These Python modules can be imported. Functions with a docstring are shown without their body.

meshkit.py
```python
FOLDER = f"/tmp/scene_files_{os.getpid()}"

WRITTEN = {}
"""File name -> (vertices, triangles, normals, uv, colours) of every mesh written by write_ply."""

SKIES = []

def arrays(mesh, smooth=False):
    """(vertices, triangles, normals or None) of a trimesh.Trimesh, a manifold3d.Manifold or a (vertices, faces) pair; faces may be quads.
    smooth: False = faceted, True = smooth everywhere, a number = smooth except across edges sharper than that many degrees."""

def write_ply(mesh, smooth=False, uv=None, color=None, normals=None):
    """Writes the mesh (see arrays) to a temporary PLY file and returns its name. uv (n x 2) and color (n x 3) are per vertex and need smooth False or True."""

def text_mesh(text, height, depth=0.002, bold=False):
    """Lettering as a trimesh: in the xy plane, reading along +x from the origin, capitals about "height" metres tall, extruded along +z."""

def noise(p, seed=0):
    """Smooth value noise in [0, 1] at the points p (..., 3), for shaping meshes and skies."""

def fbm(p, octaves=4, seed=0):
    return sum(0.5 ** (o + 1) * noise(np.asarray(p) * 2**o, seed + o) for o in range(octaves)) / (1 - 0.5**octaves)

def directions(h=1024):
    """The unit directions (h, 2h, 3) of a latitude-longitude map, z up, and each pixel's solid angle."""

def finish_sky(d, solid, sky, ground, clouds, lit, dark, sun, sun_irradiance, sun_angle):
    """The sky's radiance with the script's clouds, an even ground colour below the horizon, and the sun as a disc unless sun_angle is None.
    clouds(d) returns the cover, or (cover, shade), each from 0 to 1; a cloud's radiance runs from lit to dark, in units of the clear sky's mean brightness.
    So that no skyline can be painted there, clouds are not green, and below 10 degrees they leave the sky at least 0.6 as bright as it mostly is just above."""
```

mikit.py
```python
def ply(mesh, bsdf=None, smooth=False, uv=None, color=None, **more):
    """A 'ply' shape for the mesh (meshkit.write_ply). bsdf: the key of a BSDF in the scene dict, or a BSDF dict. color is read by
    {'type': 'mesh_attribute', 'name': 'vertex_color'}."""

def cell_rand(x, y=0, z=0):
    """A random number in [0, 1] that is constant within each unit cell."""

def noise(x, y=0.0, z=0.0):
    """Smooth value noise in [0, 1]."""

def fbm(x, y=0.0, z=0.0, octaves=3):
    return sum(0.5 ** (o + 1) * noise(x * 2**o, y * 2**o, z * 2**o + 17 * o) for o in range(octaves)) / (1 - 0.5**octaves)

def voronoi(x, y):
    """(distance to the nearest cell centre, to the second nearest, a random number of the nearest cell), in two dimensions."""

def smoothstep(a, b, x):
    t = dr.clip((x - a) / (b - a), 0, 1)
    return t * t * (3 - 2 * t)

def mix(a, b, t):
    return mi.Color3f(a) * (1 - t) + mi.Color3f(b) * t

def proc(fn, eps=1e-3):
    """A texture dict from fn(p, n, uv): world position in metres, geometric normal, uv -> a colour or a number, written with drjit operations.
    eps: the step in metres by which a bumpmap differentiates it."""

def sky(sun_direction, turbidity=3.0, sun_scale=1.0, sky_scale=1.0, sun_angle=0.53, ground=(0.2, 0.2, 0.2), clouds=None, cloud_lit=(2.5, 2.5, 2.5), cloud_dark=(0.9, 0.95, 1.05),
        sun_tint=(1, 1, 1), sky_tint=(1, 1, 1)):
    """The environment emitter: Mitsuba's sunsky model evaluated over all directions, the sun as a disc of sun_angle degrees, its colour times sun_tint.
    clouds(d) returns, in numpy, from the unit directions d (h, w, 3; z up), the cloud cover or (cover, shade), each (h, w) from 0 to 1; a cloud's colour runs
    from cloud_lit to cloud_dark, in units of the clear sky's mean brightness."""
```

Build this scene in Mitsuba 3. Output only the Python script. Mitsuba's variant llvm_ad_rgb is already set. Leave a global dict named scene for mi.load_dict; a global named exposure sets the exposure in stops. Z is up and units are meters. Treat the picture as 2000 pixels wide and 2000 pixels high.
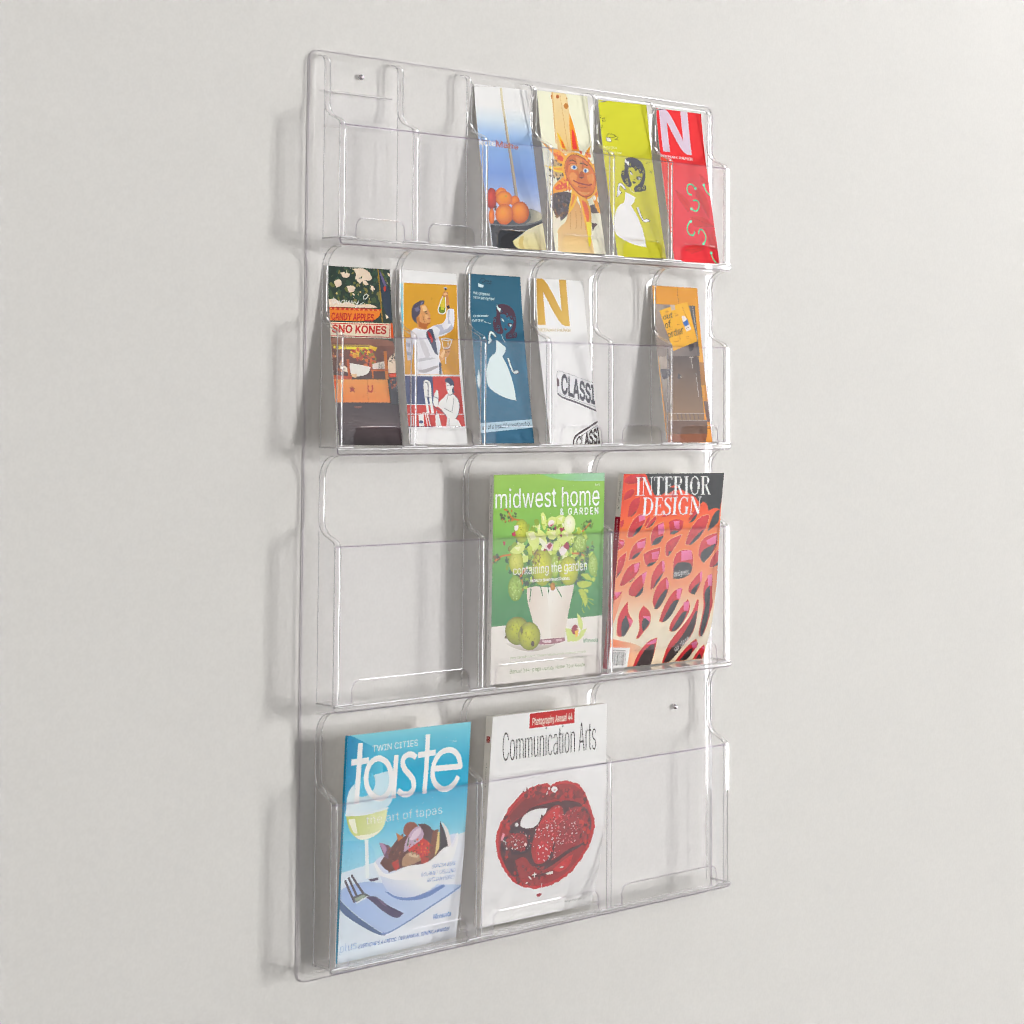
import math, random
import numpy as np, trimesh, shapely
from shapely import affinity
from shapely.geometry import Polygon, LineString, MultiPolygon, box
from shapely.ops import unary_union
import drjit as dr
import mitsuba as mi
import mikit, meshkit
import manifold3d as m3

T = mi.ScalarTransform4f
scene, labels = {'type': 'scene'}, {}
ZB = 0.90                                   # the rack's lower edge hangs this high
# ------------------------------------------------------------------ camera, lamps, exposure
yaw, pitch, roll = 0.755577, 0.068854, 0.007143
eye = np.array([-1.671170, -2.165586, 0.719690]) + [0, 0, ZB]
fwd = np.array([math.sin(yaw) * math.cos(pitch), math.cos(yaw) * math.cos(pitch), math.sin(pitch)])
right = np.array([math.cos(yaw), -math.sin(yaw), 0.0])
up = np.cross(right, fwd)
up = -right * math.sin(roll) + up * math.cos(roll)
scene['camera'] = {'type': 'perspective', 'fov': math.degrees(2 * math.atan(1000 / 4239.983)), 'fov_axis': 'x',
                   'principal_point_offset_x': -0.007258, 'principal_point_offset_y': 0.257257,
                   'near_clip': 0.1, 'far_clip': 60.0,
                   'to_world': T().look_at(origin=eye.tolist(), target=(eye + fwd).tolist(), up=up.tolist())}
exposure = 0.0

def lamp(name, at, aim, w, h, rad, label):
    scene[name] = {'type': 'rectangle', 'to_world': T().look_at(origin=list(at), target=list(aim), up=[0, 0, 1]) @ T().scale([w / 2, h / 2, 1]),
                   'bsdf': {'type': 'diffuse', 'reflectance': {'type': 'rgb', 'value': [.7, .7, .7]}},
                   'emitter': {'type': 'area', 'radiance': {'type': 'rgb', 'value': list(rad)}}}
    labels[name] = {'label': label, 'category': 'studio lamp'}

MID = (0.38, 0.0, ZB + 0.6)
lamp('key_softbox', (21.2, -16.0, ZB + 0.1), MID, 3.2, 9.0, np.array([1.0, .985, .957]) * 76, 'tall bright key softbox far to the right of the rack')
lamp('added_scrim', (11.76, -12.0, ZB - 0.2), (11.76, 0, ZB - 0.2), 5.2, 7.8, np.array([.975, .965, 1.0]) * 1.1, 'added glowing scrim standing in for a bright room that the panels mirror')  # added glowing panel, sized to reflect as a veil in the front panels
lamp('top_softbox', (2.9, -0.85, ZB + 3.2), (0.3, -0.1, ZB + 0.8), 2.4, 0.7, np.array([.985, .985, 1.0]) * 10.5, 'strip softbox high at the right close to the wall')
lamp('added_fill_softbox', (-3.8, -4.2, ZB + 2.2), MID, 2.0, 2.0, np.array([1, .985, .965]) * 7.0, 'added dim fill softbox behind the camera that lifts the left of the wall')  # unseen lamp put in to even out the wall brightness
scene['ambient_light'] = {'type': 'constant', 'radiance': {'type': 'rgb', 'value': [.058, .052, .046]}}

# ------------------------------------------------------------------ materials
def srgb(h):
    c = np.array([int(h[i:i + 2], 16) for i in (1, 3, 5)]) / 255.0
    return np.where(c < .04045, c / 12.92, ((c + .055) / 1.055) ** 2.4)
INK = 1.0
PHOTO = ('b1', 'b2', 'b5', 'b6', 'b9', 'mid', 'int', 'taste', 'comm')

def wall_bump(p, n, uv):
    a = mikit.fbm(p.x * 330, p.z * 330, 0.0, octaves=3)
    return a * 0.0004
def wall_col(p, n, uv):
    k = mikit.fbm(p.x * 3.1, p.z * 3.1, 1.0) * 0.02 + (mikit.noise(p.x * 400, p.z * 400, 5.0) + mikit.noise(p.x * 190 + 7, p.z * 190, 2.0) * .5 - .75) * 0.06
    return mi.Color3f(.738, .728, .708) - mi.Color3f(.5, .5, .5) * (k - .02)
scene['mat_wall'] = {'type': 'bumpmap', 'tex': mikit.proc(wall_bump, eps=4e-4), 'scale': 1.0,
                     'bsdf': {'type': 'principled', 'base_color': mikit.proc(wall_col), 'roughness': .75, 'specular': .25}}
scene['mat_sheet'] = {'type': 'thindielectric', 'int_ior': 1.31, 'specular_transmittance': {'type': 'rgb', 'value': [.992, .991, .994]}}
scene['mat_nose'] = {'type': 'thindielectric', 'int_ior': 1.52, 'specular_transmittance': {'type': 'rgb', 'value': [.992, .991, .994]}}
scene['mat_panel'] = {'type': 'thindielectric', 'int_ior': 1.37, 'specular_transmittance': {'type': 'rgb', 'value': [.993, .991, .995]}}
# moulded edges: clear with some scatter, whitened to stand in for glints
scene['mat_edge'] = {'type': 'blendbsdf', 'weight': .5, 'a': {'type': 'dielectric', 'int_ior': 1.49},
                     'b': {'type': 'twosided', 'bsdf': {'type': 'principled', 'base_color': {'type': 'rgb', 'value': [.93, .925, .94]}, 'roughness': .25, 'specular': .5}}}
scene['mat_frost'] = {**scene['mat_edge'], 'weight': .8}  # whiter blend, a highlight put into the colour of the ledge edge
scene['mat_dark_edge'] = {'type': 'dielectric', 'int_ior': 1.2, 'specular_transmittance': {'type': 'rgb', 'value': [.72, .68, .76]}}
# printing inks: uv.x numbers the ink, uv.y runs along its gradient
INKS, SHELF = [], {}
def ink(p, n, uv):
    if 'r0' not in SHELF:
        a = np.array(INKS, np.float32)
        for i, k in enumerate(('r0', 'g0', 'b0', 'r1', 'g1', 'b1')): SHELF[k] = mi.Float(np.ascontiguousarray(a[:, i]))
    i = mi.UInt32(dr.clip(uv.x, 0, len(INKS) - 1)); t = dr.clip(uv.y, 0, 1)
    g = lambda k: dr.gather(mi.Float, SHELF[k], i)
    return mi.Color3f(dr.lerp(g('r0'), g('r1'), t), dr.lerp(g('g0'), g('g1'), t), dr.lerp(g('b0'), g('b1'), t))
scene['mat_gloss_print'] = {'type': 'twosided', 'bsdf': {'type': 'principled', 'base_color': mikit.proc(ink), 'roughness': .5, 'specular': .22}}
scene['mat_matte_print'] = {'type': 'twosided', 'bsdf': {'type': 'principled', 'base_color': mikit.proc(ink), 'roughness': .6, 'specular': .22}}
def paper_col(p, n, uv):
    return mi.Color3f(.80, .78, .72) * (.86 + .14 * mikit.noise(p.y * 4200, p.x * 30, p.z * 30))
scene['mat_paper'] = {'type': 'twosided', 'bsdf': {'type': 'principled', 'base_color': mikit.proc(paper_col), 'roughness': .7, 'specular': .2}}
scene['mat_steel'] = {'type': 'roughconductor', 'material': 'Cr', 'alpha': .16}

def obj(key, mesh, mat, smooth=False, **k):
    base, n = key, 0
    while key in scene:
        n += 1; key = f'{base}_{n:03d}'
    scene[key] = mikit.ply(mesh, mat, smooth, **k)
    return key
def world(a):
    """(x along the wall, depth out of the wall, height), mm -> world metres"""
    a = np.asarray(a, float)
    return np.stack([a[..., 0], -a[..., 1], a[..., 2]], -1) / 1000 + [0, 0, ZB]

# ------------------------------------------------------------------ wall
scene['wall'] = mikit.ply((np.array([[-6, 0, -1.5], [7, 0, -1.5], [7, 0, 5], [-6, 0, 5.0]]), np.array([[0, 1, 2], [0, 2, 3]])), 'mat_wall',
                          uv=np.array([[0, 0], [13, 0], [13, 6.5], [0, 6.5]]))
labels['wall'] = {'kind': 'structure', 'label': 'off-white wall with fine orange-peel paint texture', 'category': 'wall'}

# ------------------------------------------------------------------ the clear rack (all in mm: x, depth, z)
W, H, PITCH, XO = 765.3, 1159.0, 120.45, 18.8
ROWS = [(1060.8, 908.9), (796.0, 647.1), (535.4, 332.1), (221.3, 17.6)]   # front panel top, shelf bottom
LIP = [9.5, 9.5, 8.5, 5.5]
DF = 51.0
RACK = 'literature_rack'
labels[RACK] = {'label': 'clear acrylic wall rack with two rows of slim pockets above two rows of wide pockets', 'category': 'literature rack'}

def rounded(x0, z0, x1, z1, r, n=7):
    out = []
    for cx, cz, a in ((x1 - r, z1 - r, 0), (x0 + r, z1 - r, 90), (x0 + r, z0 + r, 180), (x1 - r, z0 + r, 270)):
        for t in np.linspace(a, a + 90, n): out.append((cx + r * math.cos(math.radians(t)), cz + r * math.sin(math.radians(t))))
    return np.array(out)
def strip(r0, d0, r1, d1):
    n = len(r0)
    v = np.vstack([np.c_[r0[:, 0], np.full(n, d0), r0[:, 1]], np.c_[r1[:, 0], np.full(n, d1), r1[:, 1]]])
    i = np.arange(n); j = (i + 1) % n
    return v, np.vstack([np.c_[i, j, n + j], np.c_[i, n + j, n + i]])
def tri2(poly):
    vs, fs, at = [], [], 0
    for g in getattr(poly, 'geoms', [poly]):
        if g.geom_type != 'Polygon' or g.area < 1e-6: continue
        v, f = trimesh.creation.triangulate_polygon(g, engine='earcut')
        vs.append(v); fs.append(f + at); at += len(v)
    return (np.vstack(vs), np.vstack(fs)) if vs else (np.zeros((0, 2)), np.zeros((0, 3), int))
def flat(poly, d):
    v, f = tri2(poly)
    return np.c_[v[:, 0], np.full(len(v), d), v[:, 1]], f
def join(parts):
    vs, fs, at = [], [], 0
    for v, f in parts:
        vs.append(v); fs.append(np.asarray(f) + at); at += len(v)
    return trimesh.Trimesh(world(np.vstack(vs)), np.vstack(fs), process=True)
def tube(path, r, sides=8, closed=False):
    """round rod along a path given in mm (x, depth, z)"""
    p = np.asarray(path, float); n = len(p)
    t = (np.roll(p, -1, 0) - np.roll(p, 1, 0)) if closed else np.gradient(p, axis=0)
    t /= np.linalg.norm(t, axis=1, keepdims=True) + 1e-12
    a = np.cross(t, [1, 0, 0]); bad = np.linalg.norm(a, axis=1) < .2
    a[bad] = np.cross(t[bad], [0, 1, 0]); a /= np.linalg.norm(a, axis=1, keepdims=True)
    b = np.cross(t, a)
    ang = np.arange(sides) * 2 * math.pi / sides
    v = (p[:, None] + r * (np.cos(ang)[None, :, None] * a[:, None] + np.sin(ang)[None, :, None] * b[:, None])).reshape(-1, 3)
    f = []
    for i in range(n if closed else n - 1):
        k = (i + 1) % n
        for s in range(sides):
            u = (s + 1) % sides
            f += [[i * sides + s, i * sides + u, k * sides + u], [i * sides + s, k * sides + u, k * sides + s]]
    if not closed:
        for i, o in ((0, 1), (n - 1, -1)):
            c = len(v); v = np.vstack([v, p[i]])
            f += [[c, i * sides + (s if o < 0 else (s + 1) % sides), i * sides + ((s + 1) % sides if o < 0 else s)] for s in range(sides)]
    m = trimesh.Trimesh(v, np.array(f), process=False)
    if m.volume < 0: m.invert()
    return np.array(m.vertices), np.array(m.faces)

def pocket_edges(r): return [XO + PITCH * i for i in ((range(7)) if r < 2 else (0, 2, 4, 6))]

# back panel: flange, bevel, plate with a shallow recess behind every pocket
parts, holes = [], []
rings = [(0, 1.2, 14), (7.5, 1.2, 9), (9.0, 2.4, 8), (10.5, 3.6, 7)]
prev = None
for ins, d, r in rings:
    cur = rounded(ins, ins, W - ins, H - ins, r)
    if prev is not None: parts.append(strip(prev[0], prev[1], cur, d))
    prev = (cur, d)
for r in range(4):
    e = pocket_edges(r)
    top = H - 16 if r == 0 else ROWS[r - 1][1] - 9
    for a, b in zip(e[:-1], e[1:]):
        o = rounded(a + 9.5, ROWS[r][1] + 12, b - 9.5, top, 15); i1 = rounded(a + 11.2, ROWS[r][1] + 13.7, b - 11.2, top - 1.7, 13.5); i2 = rounded(a + 12.5, ROWS[r][1] + 15, b - 12.5, top - 3, 12.5)
        parts += [strip(o, 3.6, i1, 2.6), strip(i1, 2.6, i2, 1.8), flat(Polygon(i2), 1.8)]; holes.append(Polygon(o))
parts.append(flat(Polygon(prev[0]).difference(unary_union(holes)), 3.6))
bk = obj(RACK + '__back_panel', join(parts), 'mat_sheet', 40)
o = rounded(0.6, .6, W - .6, H - .6, 13.5, 12)
obj(bk + '__rim', join([tube(np.c_[o[:, 0], np.full(len(o), 1.4), o[:, 1]], .6, 8, True)]), 'mat_dark_edge', 50)
# moulded ledge across the first pocket, under the upper screw
a, b = XO + 6, XO + PITCH - 6
led = [(1109.5, 1.9)] + [(1103.5 + 5 * math.cos(t), 2.6 + 5 * math.sin(t)) for t in np.linspace(.1, math.pi / 2, 9)] + [(1066, 7.6), (1063, 6.4), (1061.5, 1.9)]
v = np.array([[x, d, z] for z, d in led for x in (a, b)])
obj(bk + '__ledge', join([(v, [[2 * i, 2 * i + 1, 2 * i + 3] for i in range(len(led) - 1)] + [[2 * i, 2 * i + 3, 2 * i + 2] for i in range(len(led) - 1)])]), 'mat_nose', 60)
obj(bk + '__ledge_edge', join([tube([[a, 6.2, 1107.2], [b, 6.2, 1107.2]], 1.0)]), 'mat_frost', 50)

# hollow dividers with a rounded nose
def side_profile(r):
    zt, zb = ROWS[r]
    pts = []
    if r == 0:
        for t in np.linspace(0, 90, 8): pts.append((4.2 + 12.8 * math.sin(math.radians(t)), 1152 - 11 + 11 * math.cos(math.radians(t))))
    else:
        zs = ROWS[r - 1][1] - .8
        for t in np.linspace(0, 90, 10): pts.append((17 + 27 * (1 - math.sin(math.radians(t))), zs - 30 * (1 - math.cos(math.radians(t)))))
    def bez(p0, p1, p2, p3, n):
        for t in np.linspace(0, 1, n)[1:]:
            s = 1 - t
            pts.append(tuple(s**3 * np.array(p0) + 3 * s * s * t * np.array(p1) + 3 * s * t * t * np.array(p2) + t**3 * np.array(p3)))
    zS = zt + 33
    pts.append((17, zS))
    bez((17, zS), (17, zS - 9), (20, zS - 14), (27, zt + 13.5), 8)
    bez((27, zt + 13.5), (37, zt + 8.5), (45, zt + 7), (48, zt + 3), 7)
    bez((48, zt + 3), (49.4, zt), (49.4, zt - 2), (49.4, zt - 6), 4)
    zf = zb + LIP[r]
    pts.append((49.4, zf + 4)); pts.append((49.4, zf + .4))
    return np.array(pts)
HW = 5.6
for r in range(4):
    prof = side_profile(r)
    R2 = 2.4
    nose = [(-HW + R2 - R2 * math.cos(t), R2 * math.sin(t) - R2) for t in np.linspace(0, math.pi / 2 - .28, 5)]
    nose += [(q, .75 * (1 - (q / (HW - 1)) ** 2) - .1) for q in np.linspace(-HW + 2.2, HW - 2.2, 9)]
    nose += [(-a, b) for a, b in nose[4::-1]]
    def sheet(x, cs):
        v, n, f = [], len(cs), []
        for d, z in prof:
            for cx, cd in cs: v.append((x + cx, 3.9 if cd is None else max(d + cd, 3.9), z))
        for i in range(len(prof) - 1):
            for j in range(n - 1):
                q = i * n + j
                f += [[q, q + 1, q + n + 1], [q, q + n + 1, q + n]]
        return join([(np.array(v), np.array(f))])
    for x in pocket_edges(r):
        k = obj(RACK + '__divider', sheet(x, [(-HW, None), nose[0]]), 'mat_sheet', 35)
        obj(k + '__side', sheet(x, [nose[-1], (HW, None)]), 'mat_sheet', 35)
        obj(k + '__nose', sheet(x, nose), 'mat_nose', 60)
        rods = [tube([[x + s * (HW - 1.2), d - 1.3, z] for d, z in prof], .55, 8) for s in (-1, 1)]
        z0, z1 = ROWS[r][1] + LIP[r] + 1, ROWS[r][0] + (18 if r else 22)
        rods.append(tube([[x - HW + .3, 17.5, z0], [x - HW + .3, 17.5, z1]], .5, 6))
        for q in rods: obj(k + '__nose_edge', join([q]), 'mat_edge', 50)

# front panels with finger notches
for r in range(4):
    zt, zb = ROWS[r]; zf = zb + LIP[r]
    e = pocket_edges(r)
    x0, x1 = e[0] - HW, e[-1] + HW
    body = box(x0, zf - .3, x1, zt)
    ins, nh, rad = (20.5, 25.5, 11) if r < 2 else (23, 29, 12)
    for a, b in zip(e[:-1], e[1:]):
        nt = box(a + ins, zf - 40, b - ins, zf + nh).buffer(-rad).buffer(rad, quad_segs=6)
        foot = box(a + ins - 3, zf - 3, b - ins + 3, zf + 3).difference(box(a + ins - 6, zf + 3, a + ins, zf + 9).union(box(a, zf - 4, a, zf)))
        nt = nt.union(Polygon([(a + ins - 4, zf - 1), (a + ins + .5, zf + 6), (b - ins - .5, zf + 6), (b - ins + 4, zf - 1)]))
        body = body.difference(nt)
    k = obj(RACK + '__front_panel', join([flat(body, DF)]), 'mat_panel')
    c = np.array(body.simplify(.05).exterior.coords)[:-1]
    c = np.array(LineString(np.vstack([c, c[:1]])).segmentize(60).coords)[:-1]
    bar = trimesh.creation.box([x1 - x0, 1.5, 1.3], trimesh.transformations.translation_matrix([(x0 + x1) / 2, DF, zt - .5]))
    obj(k + '__top_edge', join([(np.array(bar.vertices), np.array(bar.faces)[:, ::-1])]), 'mat_dark_edge')
    rods = []
    for a, b in zip(e[:-1], e[1:]):
        seg = body.exterior.intersection(box(a + ins - 8, zf + .6, b - ins + 8, zf + nh + 3))
        seg = shapely.line_merge(seg) if seg.geom_type != 'LineString' else seg
        for g in getattr(seg, 'geoms', [seg]):
            if g.length > 20: rods.append(tube([[x, DF, z] for x, z in g.coords], .55, 6))
    for q in rods: obj(k + '__notch_edge', join([q]), 'mat_dark_edge', 50)
    feet = []
    for i, x in enumerate(e):
        a = x - (PITCH * (1 if r < 2 else 2) * 0 + ins - 1) if i else x0
        b = x + ins - 1 if i < len(e) - 1 else x1
        feet.append(tube([[a - (3 if i else 0), DF + 1.4, zf - .8], [a + 1, DF + 1.2, zf + .3], [b - 1, DF + 1.2, zf + .3], [b + (3 if i < len(e) - 1 else 0), DF + 1.4, zf - .8]], 1.35, 8))
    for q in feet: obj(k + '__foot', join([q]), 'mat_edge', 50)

# shelves: floor, rolled lip, open below
for r in range(4):
    zb = ROWS[r][1]; L = LIP[r]; e = pocket_edges(r)
    x0, x1 = e[0] - HW - .6, e[-1] + HW + .6
    prof = [(3.9, zb + L - .6), (46, zb + L - .6)]
    prof += [(50.4 + 3.0 * math.sin(t), zb + L - 3.6 + 3.0 * math.cos(t)) for t in np.linspace(0, math.pi / 2, 8)]
    prof += [(50.6 + 2.8 * math.cos(t), zb + 2.8 - 2.8 * math.sin(t)) for t in np.linspace(0, math.pi / 2, 6)]
    prof += [(44, zb + .2), (30, zb - 1.6), (12, zb - 4.5), (6, zb - 6), (3.9, zb - 7.5)]
    xs = [x0, x0 + .7, x0 + 2.2, x0 + 5] + list(np.linspace(x0 + 20, x1 - 20, 8)) + [x1 - 5, x1 - 2.2, x1 - .7, x1]
    v = []
    for x in xs:
        t = min(x - x0, x1 - x)
        lift = max(0, 1 - math.sqrt(max(0, 1 - (1 - min(t, 5) / 5) ** 2))) * 5 if t < 5 else 0      # rounded lower corners
        for d, z in prof: v.append((x, d, z + lift * max(0, min(1, 1 - (z - zb) / L))))
    n = len(prof); f = []
    for i in range(len(xs) - 1):
        for j in range(n - 1):
            q = i * n + j
            f += [[q, q + 1, q + n + 1], [q, q + n + 1, q + n]]
    f = np.array(f); lip = np.array([(v[a[0]][1] > 45.5 and v[a[2]][1] > 45.5) for a in f])
    k = obj(RACK + '__shelf', join([(np.array(v), f[~lip])]), 'mat_sheet', 35)
    obj(k + '__lip', join([(np.array(v), f[lip])]), 'mat_nose', 60)
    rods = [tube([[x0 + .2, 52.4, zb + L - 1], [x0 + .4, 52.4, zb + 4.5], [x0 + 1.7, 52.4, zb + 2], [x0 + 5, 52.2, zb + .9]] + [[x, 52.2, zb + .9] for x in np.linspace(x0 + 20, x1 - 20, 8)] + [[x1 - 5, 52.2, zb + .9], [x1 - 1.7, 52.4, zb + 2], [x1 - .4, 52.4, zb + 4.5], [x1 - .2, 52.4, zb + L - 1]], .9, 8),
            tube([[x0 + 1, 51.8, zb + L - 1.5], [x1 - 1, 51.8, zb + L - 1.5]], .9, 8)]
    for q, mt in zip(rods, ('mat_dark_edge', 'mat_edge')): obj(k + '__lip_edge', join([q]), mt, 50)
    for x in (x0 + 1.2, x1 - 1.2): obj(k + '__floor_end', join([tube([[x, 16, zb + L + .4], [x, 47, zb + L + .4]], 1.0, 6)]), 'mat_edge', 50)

# ------------------------------------------------------------------ screws
def screw_mesh(x, z):
    s = m3.Manifold.sphere(4.6, 40).translate([0, 0, -2.9]) ^ m3.Manifold.cube([12, 12, 6], True).translate([0, 0, 3])
    s = (s + m3.Manifold.cylinder(1.2, 3.7, 3.55, 40).translate([0, 0, -1.2])).scale([1, 1, 1.55])
    for w, h in ((4.2, 1.1), (1.1, 4.2)): s = s - m3.Manifold.cube([w, h, 3], True).translate([0, 0, 3.1])
    m = s.to_mesh(); v = m.vert_properties[:, :3]
    return trimesh.Trimesh(world(np.c_[v[:, 0] + x, v[:, 2] + 4.2, v[:, 1] + z]), m.tri_verts[:, ::1], process=True)
for x, z, t in ((83.6, 1131, 'small chrome cross-head screw high in the empty top left pocket'), (682.7, 275, 'small chrome cross-head screw in the empty bottom right pocket')):
    m = screw_mesh(x, z); m.fix_normals()
    k = obj('screw', m, 'mat_steel', 30)
    labels[k] = {'label': t, 'category': 'screw', 'group': 'screws holding the rack to the wall'}

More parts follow.
